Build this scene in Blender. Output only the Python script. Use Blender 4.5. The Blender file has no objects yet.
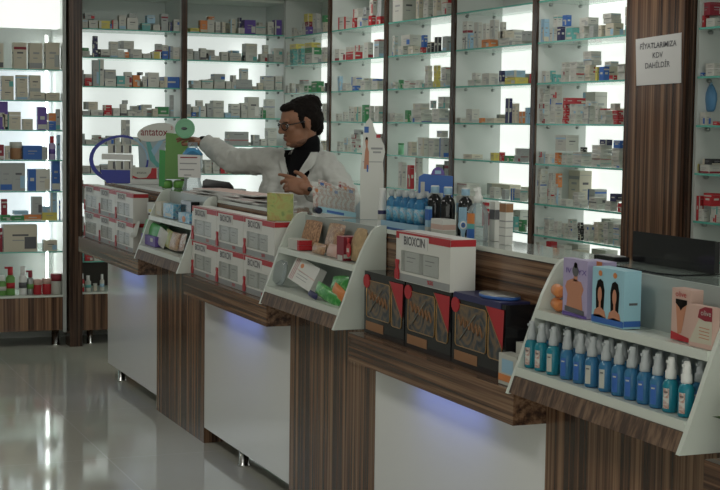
import bpy, math, random
from mathutils import Vector, Matrix
from math import sin, cos, pi, radians
random.seed(7)
SC = bpy.context.scene
COL = SC.collection
# ------------------------------------------------------------------ camera
F = 1520.0; PITCH = .0795; ROLL = -.0136; YAW = .387; H = 1.6
_cp, _sp, _cr, _sr, _c, _s = cos(PITCH), sin(PITCH), cos(ROLL), sin(ROLL), cos(YAW), sin(YAW)
_X = Vector((1, 0, 0)); _Y = Vector((0, _cp, -_sp)); _U = Vector((0, _sp, _cp))
_Xr = _cr * _X - _sr * _U; _Ur = _sr * _X + _cr * _U
_Rz = Matrix(((_c, -_s, 0), (_s, _c, 0), (0, 0, 1)))
def _w(v): return _Rz.transposed() @ v
CX, CU, CD = _w(_Xr), _w(_Ur), _w(_Y)
def ray(x, y): return CX * ((x - 360) / F) - CU * ((y - 245) / F) + CD
def at(x, y, X=None, Y=None, Z=None):
    d = ray(x, y)
    t = X / d.x if X is not None else (Y / d.y if Y is not None else (Z - H) / d.z)
    return d * t + Vector((0, 0, H))
def P(x, y, d): return ray(x, y) * d + Vector((0, 0, H))
cam = bpy.data.cameras.new('camera'); camo = bpy.data.objects.new('camera', cam); COL.objects.link(camo)
cam.sensor_width = 36; cam.lens = 36 * F / 720; cam.clip_start = .05; cam.clip_end = 60
R = Matrix((CX, CU, -CD)).transposed().to_4x4(); R.translation = Vector((0, 0, H)); camo.matrix_world = R
SC.camera = camo
SC.view_settings.view_transform = 'Standard'; SC.view_settings.look = 'None'; SC.view_settings.gamma = 1
SC.view_settings.use_curve_mapping = False; SC.view_settings.exposure = 0.0
# ------------------------------------------------------------------ materials
M = {}
def pmat(name, col, rough=.5, spec=.5, metal=0, emit=None, es=0, coat=0, noise=0, nscale=30):
    m = bpy.data.materials.new(name); m.use_nodes = True
    b = m.node_tree.nodes['Principled BSDF']
    b.inputs['Base Color'].default_value = (*col, 1); b.inputs['Roughness'].default_value = rough
    b.inputs['Specular IOR Level'].default_value = spec; b.inputs['Metallic'].default_value = metal
    b.inputs['Coat Weight'].default_value = coat; b.inputs['Coat Roughness'].default_value = .08
    if emit: b.inputs['Emission Color'].default_value = (*emit, 1); b.inputs['Emission Strength'].default_value = es
    if noise:
        nt = m.node_tree; tc = nt.nodes.new('ShaderNodeTexCoord'); n = nt.nodes.new('ShaderNodeTexNoise'); r = nt.nodes.new('ShaderNodeValToRGB')
        n.inputs['Scale'].default_value = nscale; n.inputs['Detail'].default_value = 3
        r.color_ramp.elements[0].color = (*[c * (1 - noise) for c in col], 1); r.color_ramp.elements[1].color = (*[min(1, c * (1 + noise)) for c in col], 1)
        r.color_ramp.elements[0].position = .3; r.color_ramp.elements[1].position = .7
        nt.links.new(tc.outputs['Object'], n.inputs['Vector']); nt.links.new(n.outputs['Fac'], r.inputs['Fac']); nt.links.new(r.outputs['Color'], b.inputs['Base Color'])
    M[name] = m; return m
def wood(name, sc, dark=(.042, .020, .012), mid=(.125, .063, .035), light=(.27, .155, .088), rough=.22):
    m = bpy.data.materials.new(name); m.use_nodes = True; nt = m.node_tree; b = nt.nodes['Principled BSDF']
    tc = nt.nodes.new('ShaderNodeTexCoord'); mp = nt.nodes.new('ShaderNodeMapping'); mp.inputs['Scale'].default_value = sc
    n = nt.nodes.new('ShaderNodeTexNoise'); n.inputs['Scale'].default_value = 1; n.inputs['Detail'].default_value = 4; n.inputs['Roughness'].default_value = .62
    r = nt.nodes.new('ShaderNodeValToRGB'); cr = r.color_ramp
    cr.elements[0].position = .40; cr.elements[0].color = (*dark, 1); cr.elements[1].position = .62; cr.elements[1].color = (*light, 1)
    e = cr.elements.new(.50); e.color = (*mid, 1)
    L = nt.links.new
    L(tc.outputs['Object'], mp.inputs['Vector']); L(mp.outputs['Vector'], n.inputs['Vector']); L(n.outputs['Fac'], r.inputs['Fac']); L(r.outputs['Color'], b.inputs['Base Color'])
    b.inputs['Roughness'].default_value = rough; b.inputs['Specular IOR Level'].default_value = .45
    M[name] = m
wood('wood_v', (42, 42, .45)); wood('wood_h', (42, .45, 48))
wood('wood_post', (60, 60, 1), (.022, .011, .007), (.05, .026, .016), (.12, .065, .04))
wood('wood_fascia', (30, 46, .8), (.05, .027, .017), (.10, .055, .032), (.19, .115, .07), rough=.55)
pmat('white_panel', (.80, .81, .80), .12, .5, coat=.3)
pmat('white_lam', (.64, .68, .62), .3); pmat('divider', (.56, .59, .565), .35); pmat('grey_lam', (.45, .48, .46), .4)
pmat('wall', (.6, .62, .58), .8, noise=.03, nscale=3); pmat('ceil', (.62, .62, .6), .85, noise=.03, nscale=2)
pmat('carcass', (.05, .035, .028), .5); pmat('chrome', (.6, .6, .58), .18, metal=1); pmat('steel', (.35, .37, .36), .35, metal=1)
pmat('backlight', (.8, .85, .82), .5, emit=(.97, 1.0, .96), es=.82); pmat('backdim', (.62, .66, .64), .5)
pmat('backlight_blue', (.8, .85, .9), .5, emit=(.88, .95, 1.0), es=.85)
def opal(name, col, es, tr=.8):
    m = bpy.data.materials.new(name); m.use_nodes = True; nt = m.node_tree; nt.nodes.clear(); o = nt.nodes.new('ShaderNodeOutputMaterial')
    t = nt.nodes.new('ShaderNodeBsdfTranslucent'); t.inputs[0].default_value = (tr, tr, tr, 1); d = nt.nodes.new('ShaderNodeBsdfDiffuse'); d.inputs[0].default_value = (.6, .62, .6, 1)
    x = nt.nodes.new('ShaderNodeMixShader'); x.inputs[0].default_value = .4; e = nt.nodes.new('ShaderNodeEmission'); e.inputs[0].default_value = (*col, 1); e.inputs[1].default_value = es; a = nt.nodes.new('ShaderNodeAddShader')
    L = nt.links.new; L(t.outputs[0], x.inputs[1]); L(d.outputs[0], x.inputs[2]); L(x.outputs[0], a.inputs[0]); L(e.outputs[0], a.inputs[1]); L(a.outputs[0], o.inputs[0]); M[name] = m
opal('opal', (.95, 1, .97), .34); opal('opal_blue', (.85, .93, 1), .38)
pmat('tube', (.9, .9, .9), .5, emit=(.95, 1, .97), es=9); pmat('tube_blue', (.4, .5, 1), .5, emit=(.12, .2, 1), es=2)
pmat('lamp', (.9, .9, .9), .5, emit=(1, .98, .93), es=2.2)
pmat('top_glass', (.28, .34, .31), .06, .6, coat=.5)
def clear(name, col, fac=.82, rough=.03):
    m = bpy.data.materials.new(name); m.use_nodes = True; nt = m.node_tree; nt.nodes.clear()
    o = nt.nodes.new('ShaderNodeOutputMaterial'); t = nt.nodes.new('ShaderNodeBsdfTransparent'); g = nt.nodes.new('ShaderNodeBsdfPrincipled'); x = nt.nodes.new('ShaderNodeMixShader')
    t.inputs['Color'].default_value = (*[min(1, c ** .25) for c in col], 1); g.inputs['Base Color'].default_value = (*col, 1); g.inputs['Roughness'].default_value = rough
    lw = nt.nodes.new('ShaderNodeLayerWeight'); lw.inputs['Blend'].default_value = .35
    mt = nt.nodes.new('ShaderNodeMath'); mt.operation = 'MULTIPLY_ADD'; mt.inputs[1].default_value = .5; mt.inputs[2].default_value = 1 - fac
    nt.links.new(lw.outputs['Fresnel'], mt.inputs[0]); nt.links.new(mt.outputs[0], x.inputs['Fac'])
    nt.links.new(t.outputs[0], x.inputs[1]); nt.links.new(g.outputs[0], x.inputs[2]); nt.links.new(x.outputs[0], o.inputs['Surface'])
    M[name] = m
clear('glass', (.86, .97, .92), .93); clear('film', (.75, .78, .76), .86, .12); clear('plastic_clear', (.6, .66, .67), .80, .12); clear('liquid_blue', (.08, .30, .55), .50, .08)
clear('liquid_teal', (.03, .33, .44), .42, .08)
pmat('glass_edge', (.12, .42, .34), .15, .7)
PAL = dict(w=(.50, .50, .45), c=(.54, .50, .40), s=(.36, .38, .37), b=(.04, .13, .42), n=(.03, .03, .10), p=(.13, .08, .32), r=(.42, .022, .03), o=(.62, .22, .07), g=(.05, .24, .09),
           t=(.12, .38, .36), y=(.60, .52, .12), k=(.02, .02, .022), l=(.30, .48, .62), m=(.24, .02, .035))
CN = dict(w='grey-white', c='cream', s='grey', b='blue', n='navy', p='purple', r='red', o='orange', g='green', t='teal', y='yellow', k='black', l='pale blue', m='maroon')
for k, v in PAL.items(): pmat('c_' + k, v, .42, .4)
pmat('c_w2', (.66, .66, .62), .4); pmat('violet_blue', (.035, .045, .30), .35); pmat('c_w3', (.55, .55, .50), .4); pmat('rack_back', (.36, .40, .38), .35); pmat('flap', (.36, .43, .47), .4); pmat('bulb_blue', (.10, .26, .46), .4); pmat('ink', (.10, .10, .11), .5); pmat('ink_l', (.30, .31, .31), .5); pmat('paper', (.66, .66, .64), .7)
pmat('black_gloss', (.012, .012, .014), .12, .5); pmat('gold', (.45, .27, .10), .3, metal=.7); pmat('brown_card', (.30, .15, .07), .5)
pmat('kraft', (.40, .28, .15), .7, noise=.2, nscale=60); pmat('white_plastic', (.70, .71, .69), .3); pmat('grey_plastic', (.42, .45, .46), .35)
pmat('lilac', (.42, .36, .55), .4); pmat('skyblue', (.32, .56, .66), .4); pmat('pinkish', (.58, .39, .33), .4); pmat('fleshink', (.50, .22, .13), .5); pmat('lime', (.16, .40, .08), .4)
pmat('green_b', (.03, .30, .05), .3); pmat('green_d', (.13, .30, .07), .4); pmat('green_pale', (.20, .48, .28), .35); pmat('terracotta', (.3, .06, .04), .5)
pmat('leaf', (.05, .13, .02), .5, noise=.5, nscale=20); pmat('navy_pot', (.015, .02, .05), .3)
pmat('skin', (.27, .125, .070), .5, noise=.06, nscale=40); pmat('hair', (.008, .006, .005), .85, .15, noise=.4, nscale=90); pmat('beard', (.17, .085, .055), .8, noise=.3, nscale=150)
pmat('coat', (.50, .51, .48), .8, noise=.04, nscale=6); pmat('shirt', (.004, .004, .005), .9, .15); pmat('trousers', (.03, .03, .04), .8); pmat('shoe', (.02, .015, .012), .4); pmat('lips', (.26, .09, .07), .5)
pmat('eye', (.6, .6, .58), .2); pmat('wicker', (.36, .2, .11), .6, noise=.6, nscale=90)
def artmat(name, cols, scale, rough=.3):
    m = bpy.data.materials.new(name); m.use_nodes = True; nt = m.node_tree; b = nt.nodes['Principled BSDF']
    tc = nt.nodes.new('ShaderNodeTexCoord'); n = nt.nodes.new('ShaderNodeTexNoise'); n.inputs['Scale'].default_value = scale; n.inputs['Detail'].default_value = 4; n.inputs['Distortion'].default_value = 1.5
    r = nt.nodes.new('ShaderNodeValToRGB'); cr = r.color_ramp; cr.interpolation = 'LINEAR'
    while len(cr.elements) < len(cols): cr.elements.new(.5)
    for i, c in enumerate(cols): cr.elements[i].position = .3 + .4 * i / (len(cols) - 1); cr.elements[i].color = (*c, 1)
    nt.links.new(tc.outputs['Object'], n.inputs['Vector']); nt.links.new(n.outputs['Fac'], r.inputs['Fac']); nt.links.new(r.outputs['Color'], b.inputs['Base Color']); b.inputs['Roughness'].default_value = rough
    M[name] = m
artmat('art_gift', [(.012, .015, .02), (.04, .055, .07), (.20, .13, .07), (.05, .06, .07), (.012, .012, .02)], 12)
artmat('art_snack', [(.35, .16, .08), (.5, .34, .2), (.25, .1, .06), (.5, .42, .3)], 40)
artmat('art_green', [(.05, .35, .06), (.03, .25, .04), (.12, .42, .12), (.3, .5, .2)], 25)
artmat('art_mag', [(.6, .58, .55), (.45, .15, .16), (.62, .60, .57), (.2, .15, .14)], 14)
artmat('art_blue', [(.03, .1, .3), (.1, .4, .6), (.4, .5, .55), (.03, .12, .35)], 30)
artmat('art_tea', [(.16, .24, .04), (.34, .38, .08), (.36, .26, .05), (.10, .20, .03)], 16)
artmat('art_sachet', [(.62, .62, .59), (.60, .58, .54), (.42, .2, .16), (.62, .62, .6), (.58, .57, .55)], 30)
# floor
def floor_mat():
    m = bpy.data.materials.new('floor_tiles'); m.use_nodes = True; nt = m.node_tree; b = nt.nodes['Principled BSDF']; L = nt.links.new
    g = nt.nodes.new('ShaderNodeNewGeometry'); sp = nt.nodes.new('ShaderNodeSeparateXYZ'); L(g.outputs['Position'], sp.inputs[0])
    def mth(op, a, v=None, v2=None):
        n = nt.nodes.new('ShaderNodeMath'); n.operation = op
        if hasattr(a, 'links'): L(a, n.inputs[0])
        else: n.inputs[0].default_value = a
        if v is not None:
            if hasattr(v, 'links'): L(v, n.inputs[1])
            else: n.inputs[1].default_value = v
        return n.outputs[0]
    T = 1.22; ds = []
    for ax, off in ((0, 1.59), (1, 9.47)):
        a = mth('ADD', sp.outputs[ax], 100 * T - off + T / 2); a = mth('MODULO', a, T); a = mth('SUBTRACT', a, T / 2); ds.append(mth('ABSOLUTE', a))
    d = mth('MINIMUM', ds[0], ds[1]); line = mth('LESS_THAN', d, .0035)
    n = nt.nodes.new('ShaderNodeTexNoise'); n.inputs['Scale'].default_value = 2.2; n.inputs['Detail'].default_value = 4; L(g.outputs['Position'], n.inputs['Vector'])
    r = nt.nodes.new('ShaderNodeValToRGB'); r.color_ramp.elements[0].color = (.45, .45, .385, 1); r.color_ramp.elements[1].color = (.53, .53, .46, 1); L(n.outputs['Fac'], r.inputs['Fac'])
    mx = nt.nodes.new('ShaderNodeMix'); mx.data_type = 'RGBA'; L(line, mx.inputs['Factor']); L(r.outputs['Color'], mx.inputs['A']); mx.inputs['B'].default_value = (.56, .55, .50, 1)
    L(mx.outputs['Result'], b.inputs['Base Color']); b.inputs['Roughness'].default_value = .07; b.inputs['Specular IOR Level'].default_value = .6
    M['floor'] = m
floor_mat()
# ------------------------------------------------------------------ geometry helper
class G:
    def __init__(s): s.v = []; s.f = []; s.m = []; s.sm = []; s.names = []
    def mi(s, name):
        if name not in s.names: s.names.append(name)
        return s.names.index(name)
    def face(s, idx, mat, smooth=False): s.f.append(tuple(idx)); s.m.append(s.mi(mat)); s.sm.append(smooth)
    def poly(s, pts, mat):
        b = len(s.v); s.v += [tuple(p) for p in pts]; s.face(range(b, b + len(pts)), mat)
    def box(s, x0, x1, y0, y1, z0, z1, mat, top=None, bottom=None, front=None, bev=0):
        if bev:
            return s.bbox(x0, x1, y0, y1, z0, z1, mat, bev)
        b = len(s.v)
        s.v += [(x0, y0, z0), (x1, y0, z0), (x1, y1, z0), (x0, y1, z0), (x0, y0, z1), (x1, y0, z1), (x1, y1, z1), (x0, y1, z1)]
        s.face((b, b + 3, b + 2, b + 1), bottom or mat); s.face((b + 4, b + 5, b + 6, b + 7), top or mat)
        s.face((b, b + 1, b + 5, b + 4), mat); s.face((b + 1, b + 2, b + 6, b + 5), mat); s.face((b + 2, b + 3, b + 7, b + 6), mat); s.face((b + 3, b, b + 4, b + 7), front or mat)
    def bbox(s, x0, x1, y0, y1, z0, z1, mat, e):
        # box with chamfered vertical edges
        pts = [(x0 + e, y0), (x1 - e, y0), (x1, y0 + e), (x1, y1 - e), (x1 - e, y1), (x0 + e, y1), (x0, y1 - e), (x0, y0 + e)]
        s.prism([(p[0], p[1]) for p in pts], 'z', z0, z1, mat)
    def prism(s, pts, axis, a, b_, mat, capmat=None, smooth=False):
        n = len(pts); b = len(s.v)
        def mk(p, t):
            if axis == 'z': return (p[0], p[1], t)
            if axis == 'y': return (p[0], t, p[1])
            return (t, p[0], p[1])
        s.v += [mk(p, a) for p in pts] + [mk(p, b_) for p in pts]
        for i in range(n): j = (i + 1) % n; s.face((b + i, b + j, b + n + j, b + n + i), mat, smooth)
        s.face(tuple(b + i for i in range(n))[::-1], capmat or mat); s.face(tuple(b + n + i for i in range(n)), capmat or mat)
    def lathe(s, cx, cy, prof, mat, n=16, sx=1, sy=1):
        b = len(s.v)
        for r, z in prof:
            for i in range(n): a = 2 * pi * i / n; s.v.append((cx + r * sx * cos(a), cy + r * sy * sin(a), z))
        for k in range(len(prof) - 1):
            mm = mat[k] if isinstance(mat, (list, tuple)) else mat
            for i in range(n): j = (i + 1) % n; s.face((b + k * n + i, b + k * n + j, b + (k + 1) * n + j, b + (k + 1) * n + i), mm, True)
        m0 = mat[0] if isinstance(mat, (list, tuple)) else mat; m1 = mat[-1] if isinstance(mat, (list, tuple)) else mat
        s.face([b + i for i in range(n)][::-1], m0); s.face([b + (len(prof) - 1) * n + i for i in range(n)], m1)
    def ell(s, c, r, mat, n=16, k=10, R=None):
        b = len(s.v); c = Vector(c)
        for j in range(1, k):
            t = pi * j / k
            for i in range(n):
                a = 2 * pi * i / n; q = Vector((r[0] * sin(t) * cos(a), r[1] * sin(t) * sin(a), r[2] * cos(t)))
                if R is not None: q = R @ q
                s.v.append(tuple(c + q))
        tv = Vector((0, 0, r[2])); 
        if R is not None: tv = R @ tv
        s.v.append(tuple(c + tv)); s.v.append(tuple(c - tv)); T = len(s.v) - 2
        for j in range(k - 2):
            for i in range(n): i2 = (i + 1) % n; s.face((b + j * n + i, b + (j + 1) * n + i, b + (j + 1) * n + i2, b + j * n + i2), mat, True)
        for i in range(n):
            i2 = (i + 1) % n; s.face((T, b + i, b + i2), mat, True); s.face((T + 1, b + (k - 2) * n + i2, b + (k - 2) * n + i), mat, True)
    def tube(s, pts, rad, mat, n=10, flat=1.0):
        pts = [Vector(p) for p in pts]; b = len(s.v); up = None
        for i, p in enumerate(pts):
            d = (pts[min(i + 1, len(pts) - 1)] - pts[max(i - 1, 0)]).normalized()
            if up is None:
                up = Vector((0, 0, 1)) if abs(d.z) < .9 else Vector((1, 0, 0))
            a1 = d.cross(up).normalized(); a2 = a1.cross(d).normalized(); up = a2
            r = rad[i] if isinstance(rad, (list, tuple)) else rad
            for k in range(n): t = 2 * pi * k / n; s.v.append(tuple(p + a1 * r * cos(t) + a2 * r * flat * sin(t)))
        for i in range(len(pts) - 1):
            for k in range(n): j = (k + 1) % n; s.face((b + i * n + k, b + i * n + j, b + (i + 1) * n + j, b + (i + 1) * n + k), mat, True)
        s.face([b + k for k in range(n)][::-1], mat); s.face([b + (len(pts) - 1) * n + k for k in range(n)], mat)
    def caps(s, pts, rad, mat, n=14):
        # tapered capsule chain with round ends, for bodies
        pts = [Vector(p) for p in pts]
        P2, R2 = [], []
        for i in range(len(pts) - 1):
            for k in range(6):
                t = k / 6; P2.append(pts[i].lerp(pts[i + 1], t)); R2.append(rad[i] * (1 - t) + rad[i + 1] * t)
        P2.append(pts[-1]); R2.append(rad[-1]); s.tube(P2, R2, mat, n)
        for p, r in zip(pts, rad): s.ell(p, (r, r, r), mat, n, 10)
    def pillow(s, c, u, v, w, mat, n=8, pinch=.9):
        # pouch: centre c, half vectors u, v, half thickness vector w
        c, u, v, w = map(Vector, (c, u, v, w)); b = len(s.v)
        for sd in (1, -1):
            for i in range(n + 1):
                for j in range(n + 1):
                    a, q = -1 + 2 * i / n, -1 + 2 * j / n
                    h = ((1 - a ** 2) * (1 - q ** 2)) ** .45 if abs(a) < 1 and abs(q) < 1 else 0
                    wob = .12 * sin(5 * a + 3 * q) * h
                    s.v.append(tuple(c + u * a * (1 - .06 * q * q) + v * q * (1 - .06 * a * a) + w * sd * (h + wob)))
        N = (n + 1) ** 2
        for k in (0, 1):
            for i in range(n):
                for j in range(n):
                    q = [b + k * N + i * (n + 1) + j, b + k * N + (i + 1) * (n + 1) + j, b + k * N + (i + 1) * (n + 1) + j + 1, b + k * N + i * (n + 1) + j + 1]
                    s.face(q if k == 0 else q[::-1], mat, True)
def V3(*a): return Vector(a)
def link(name, me, parent=None, loc=(0, 0, 0)):
    o = bpy.data.objects.new(name, me); COL.objects.link(o); o.location = loc
    if parent: o.parent = parent
    return o
def wloc(o):
    p = Vector(o.location)
    while o.parent: o = o.parent; p = p + Vector(o.location)
    return p
def mk(name, g, parent=None, origin=None, tagd=None):
    if origin is None:
        if parent: origin = wloc(parent)
        else:
            xs = [p[0] for p in g.v]; ys = [p[1] for p in g.v]; zs = [p[2] for p in g.v]
            origin = Vector(((min(xs) + max(xs)) / 2, (min(ys) + max(ys)) / 2, min(zs)))
    origin = Vector(origin)
    me = bpy.data.meshes.new(name); me.from_pydata([tuple(Vector(p) - origin) for p in g.v], [], g.f)
    for n in g.names: me.materials.append(M[n])
    me.polygons.foreach_set('material_index', g.m); me.polygons.foreach_set('use_smooth', g.sm); me.update()
    loc = origin - (wloc(parent) if parent else Vector((0, 0, 0)))
    o = link(name, me, parent, loc)
    if tagd: tag(o, *tagd)
    return o
def empty(name, loc, label, cat, group=None):
    o = link(name, None, None, loc); o.empty_display_size = .05; tag(o, label, cat, group); return o
def tag(o, label, cat, group=None):
    o['label'] = label; o['category'] = cat
    if group: o['group'] = group
def struct(name, g, **k):
    o = mk(name, g, **k); o['kind'] = 'structure'; return o
def copytree(o, loc, parent=None):
    c = o.copy(); COL.objects.link(c); c.parent = parent; c.location = loc
    for ch in o.children: copytree(ch, ch.location, c)
    return c
def text(s, size, mat, org, u, v, parent, name='lettering', sx=1.0, bold=0, align='CENTER'):
    cu = bpy.data.curves.new(name, 'FONT'); cu.body = s; cu.size = size; cu.align_x = align; cu.align_y = 'CENTER'; cu.offset = bold; cu.resolution_u = 3
    t = bpy.data.objects.new('tmp', cu); COL.objects.link(t); bpy.context.view_layer.update()
    me = bpy.data.meshes.new_from_object(t.evaluated_get(bpy.context.evaluated_depsgraph_get())); bpy.data.objects.remove(t)
    me.name = name; me.materials.clear(); me.materials.append(M[mat])
    u = Vector(u).normalized(); v = Vector(v).normalized(); org = Vector(org) - wloc(parent)
    for q in me.vertices: q.co = u * q.co.x * sx + v * q.co.y
    return link(name, me, parent, org)
FR_U, FR_V = V3(0, -1, 0), V3(0, 0, 1)   # text on a face looking to -X
# ------------------------------------------------------------------ room
g = G(); g.box(-3.5, 4.2, -1.5, 11.3, -.1, 0, 'floor'); struct('floor', g)
g = G(); g.box(-3.5, 4.2, -1.5, 11.3, 2.85, 2.95, 'ceil'); struct('ceiling', g)
g = G(); g.box(-3.5, 4.2, 11.2, 11.3, 0, 2.85, 'wall'); struct('wall_back', g)
g = G(); g.box(4.06, 4.2, -1.5, 11.2, 0, 2.85, 'wall'); struct('wall_right', g)
g = G(); g.box(-3.5, -3.4, -1.5, 11.2, 0, 2.85, 'wall'); struct('wall_left', g)
for i, (x, y) in enumerate([(.2, 2.6), (.2, 5.4), (.2, 8.2), (3.1, 3.4), (3.1, 6.2), (3.1, 9.0)]):
    e = empty('ceiling_light', (x, y, 2.79), 'square ceiling light, unit %s above the %s' % (('one', 'two', 'three')[i % 3], 'shop floor' if i < 3 else 'service counter'), 'ceiling light', 'ceiling lights')
    g = G(); g.box(x - .32, x + .32, y - .32, y + .32, 2.80, 2.85, 'white_plastic'); mk('housing', g, e)
    g = G(); g.box(x - .29, x + .29, y - .29, y + .29, 2.79, 2.80, 'lamp'); mk('diffuser', g, e)
    l = bpy.data.lights.new('ceiling_light_glow', 'AREA'); l.size = .55; l.energy = 11 if i < 3 else 7; l.color = (1, .97, .92)
    o = bpy.data.objects.new('glow', l); COL.objects.link(o); o.parent = e; o.location = (0, 0, -.015)
W = bpy.data.worlds.new('world'); SC.world = W; W.use_nodes = True
W.node_tree.nodes['Background'].inputs[0].default_value = (.72, .74, .68, 1); W.node_tree.nodes['Background'].inputs[1].default_value = 1.85
# ------------------------------------------------------------------ wall shelving
XF, YF = 3.74, 10.7
ZS = [2.228, 2.022, 1.818, 1.614, 1.412, 1.21, 1.052, .86]
RB = [('corner bay', 10.70, 9.785), ('second bay', 9.735, 8.80), ('third bay', 8.755, 7.83), ('fourth bay', 7.785, 6.875), ('bay beside wide pillar', 6.83, 5.965), ('bay beyond wide pillar', 5.455, 4.30)]
def glass_shelf(par, x0, x1, y0, y1, z, front):
    g = G(); g.box(x0, x1, y0, y1, z - .008, z, 'glass')
    if front == 'x': g.box(x0 - .0015, x0, y0, y1, z - .0085, z + .0005, 'glass_edge')
    else: g.box(x0, x1, y0 - .0015, y0, z - .0085, z + .0005, 'glass_edge')
    o = mk('glass_shelf', g, par)
    return o
def clips(par, pts, z):
    for (x, y) in pts:
        g = G(); g.lathe(x, y, [(.007, z - .026), (.011, z - .022), (.011, z - .014), (.006, z - .0095)], 'steel', 10); mk('shelf_clip', g, par)
for i, (nm, y1, y0) in enumerate(RB):
    e = empty('wall_shelving_unit', (XF + .1, (y0 + y1) / 2, 0), 'backlit wall shelving with glass shelves, %s of the long wall' % nm, 'shelving unit', 'backlit wall shelving')
    g = G(); g.box(4.03, 4.055, y0, y1, .5, 2.23, 'backlight' if i < 5 else 'backdim'); g.box(4.03, 4.055, y0, y1, 2.235, 2.5, 'backdim'); mk('back_panel', g, e)
    g = G(); g.box(XF + .004, 4.03, y1, y1 + .02, .5, 2.5, 'divider')
    if i not in (5,): mk('side_divider', g, e)
    g = G(); g.box(XF + .004, 4.03, y0 - .02, y0, .5, 2.5, 'divider'); mk('side_divider', g, e)
    if i == 5: g = G(); g.box(XF + .004, 4.03, y1 - .02, y1, .5, 2.5, 'divider'); mk('side_divider', g, e)
    g = G(); g.box(XF, 4.05, y0, y1, .1, .5, 'wood_v'); mk('base_cabinet', g, e)
    g = G(); g.box(XF + .02, 4.05, y0, y1, 2.5, 2.53, 'white_lam'); mk('top_panel', g, e)
    for z in ZS:
        if i == 4 and z == 2.228 or True:
            glass_shelf(e, XF, 4.028, y0 + .002, y1 - (.022 if i == 5 else .002), z, 'x')
            clips(e, [(XF + .05, y1 - .035), (XF + .22, y1 - .035)], z)
    if i < 5:
        yp = y0 - .0225
        if i < 4:
            g = G(); g.box(XF - .012, XF + .003, y0 - .045, y0, .1, 2.53, 'wood_post'); mk('wooden_post', g, e)
g = G(); g.box(3.70, 4.055, 5.48, 5.94, 0, 2.56, 'wood_v'); g.box(3.716, 3.74, 5.46, 5.962, 0, 2.56, 'wood_post'); struct('trim_1', g)
g = G(); g.box(3.70, 4.055, 4.2, 11.2, 2.56, 2.85, 'wood_post'); g.box(-.6, 3.70, 10.68, 11.2, 2.50, 2.85, 'wood_post'); struct('trim_2', g)
# back wall
BB = [('back bay above the blue display', 2.235, 2.945), ('back bay by the corner', 2.995, 3.735)]
for (tx, tw, te) in ((2.30, .13, .62), (2.80, .20, .75), (3.55, .20, 1.15), (1.99, .10, .55)):
    l = bpy.data.lights.new('panel_tube', 'AREA'); l.shape = 'RECTANGLE'; l.size = tw; l.size_y = 1.36; l.energy = te; l.color = (.93, 1, .97) if tx > 2.1 else (.75, .85, 1)
    o = bpy.data.objects.new('panel_tube', l); COL.objects.link(o); o.location = (tx, 11.19, 1.52 if tx > 2.1 else 1.3); o.rotation_euler = (-pi / 2, 0, 0)
ZB = [2.245, 2.045, 1.84, 1.632, 1.428, 1.222, 1.02, .82]
for i, (nm, x0, x1) in enumerate(BB):
    e = empty('wall_shelving_unit', ((x0 + x1) / 2, YF + .1, 0), 'backlit wall shelving with glass shelves, %s' % nm, 'shelving unit', 'backlit wall shelving')
    g = G(); g.box(x0, x1, 11.13, 11.135, .82, 2.24, 'opal'); g.box(x0, x1, 11.13, 11.135, 2.245, 2.48, 'backdim'); mk('back_panel', g, e)
    g = G(); g.box(x0, x1, 11.17, 11.195, .1, .82, 'carcass'); mk('lower_back', g, e)
    g = G(); g.box(x0 - .02, x0, YF + .004, 11.17, .1, 2.48, 'divider'); mk('side_divider', g, e)
    g = G(); g.box(x1, x1 + (.02 if i == 0 else .006), YF + .004, 11.17, .1, 2.48, 'divider'); mk('side_divider', g, e)
    g = G(); g.box(x0, x1, YF + .02, 11.17, 2.48, 2.50, 'white_lam'); mk('top_panel', g, e)
    g = G(); g.box(x0, x1, YF, 11.15, .105, .365, 'wood_v'); g.box(x0, x1, YF - .002, 11.15, .365, .375, 'white_lam'); mk('base_cabinet', g, e)
    for z in ZB + [.60]:
        glass_shelf(e, x0 + .002, x1 - .002, YF, 11.165, z, 'y'); clips(e, [(x1 - .03, YF + .05), (x1 - .03, YF + .3)], z)
    for fx in (x0 + .06, x1 - .1):
        g = G(); g.lathe(fx, YF + .04, [(.025, 0), (.025, .01), (.021, .012), (.021, .105)], 'chrome', 14); mk('foot', g, e)
g = G(); g.box(2.95, 2.99, YF - .02, YF + .003, 0, 2.5, 'wood_post'); struct('trim_3', g)
g = G(); g.box(2.132, 2.222, YF - .06, YF + .10, 0, 2.5, 'wood_post'); struct('trim_4', g)
# left cabinet
ZL = [1.949, 1.733, 1.527, 1.319, 1.100, .892, .675]
e = empty('display_cabinet', (1.3, YF + .1, 0), 'tall lit display cabinet with glass shelves of cosmetics over a wooden base', 'display cabinet')
x0, x1 = .2, 2.095
g = G(); g.box(x0, x1, 11.13, 11.135, .7, 1.945, 'opal_blue'); g.box(x0, x1, 11.13, 11.16, .365, .7, 'grey_lam'); g.box(x0, x1, 11.13, 11.16, 1.95, 2.5, 'grey_lam'); mk('back_panel', g, e)
g = G(); g.box(x0, x1 - .015, YF + .0, YF + .12, 2.235, 2.5, 'backlight'); mk('light_box', g, e)
g = G(); g.box(x1, x1 + .025, YF + .002, 11.16, .1, 2.5, 'divider'); mk('side_panel', g, e)
g = G(); g.box(x0 - .02, x0, YF + .002, 11.16, .1, 2.5, 'divider'); mk('side_panel', g, e)
for k in range(3):
    a = x1 - .46 * (k + 1) + .002; b = x1 - .46 * k - .002
    g = G(); g.box(a, b, YF - .006, YF + .4, .115, .35, 'wood_v'); mk('door', g, e)
g = G(); g.box(x0, x1, YF - .012, 11.13, .352, .365, 'white_lam'); mk('base_top', g, e)
for z in ZL: glass_shelf(e, x0 + .002, x1 - .002, YF, 11.125, z, 'y')
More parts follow.
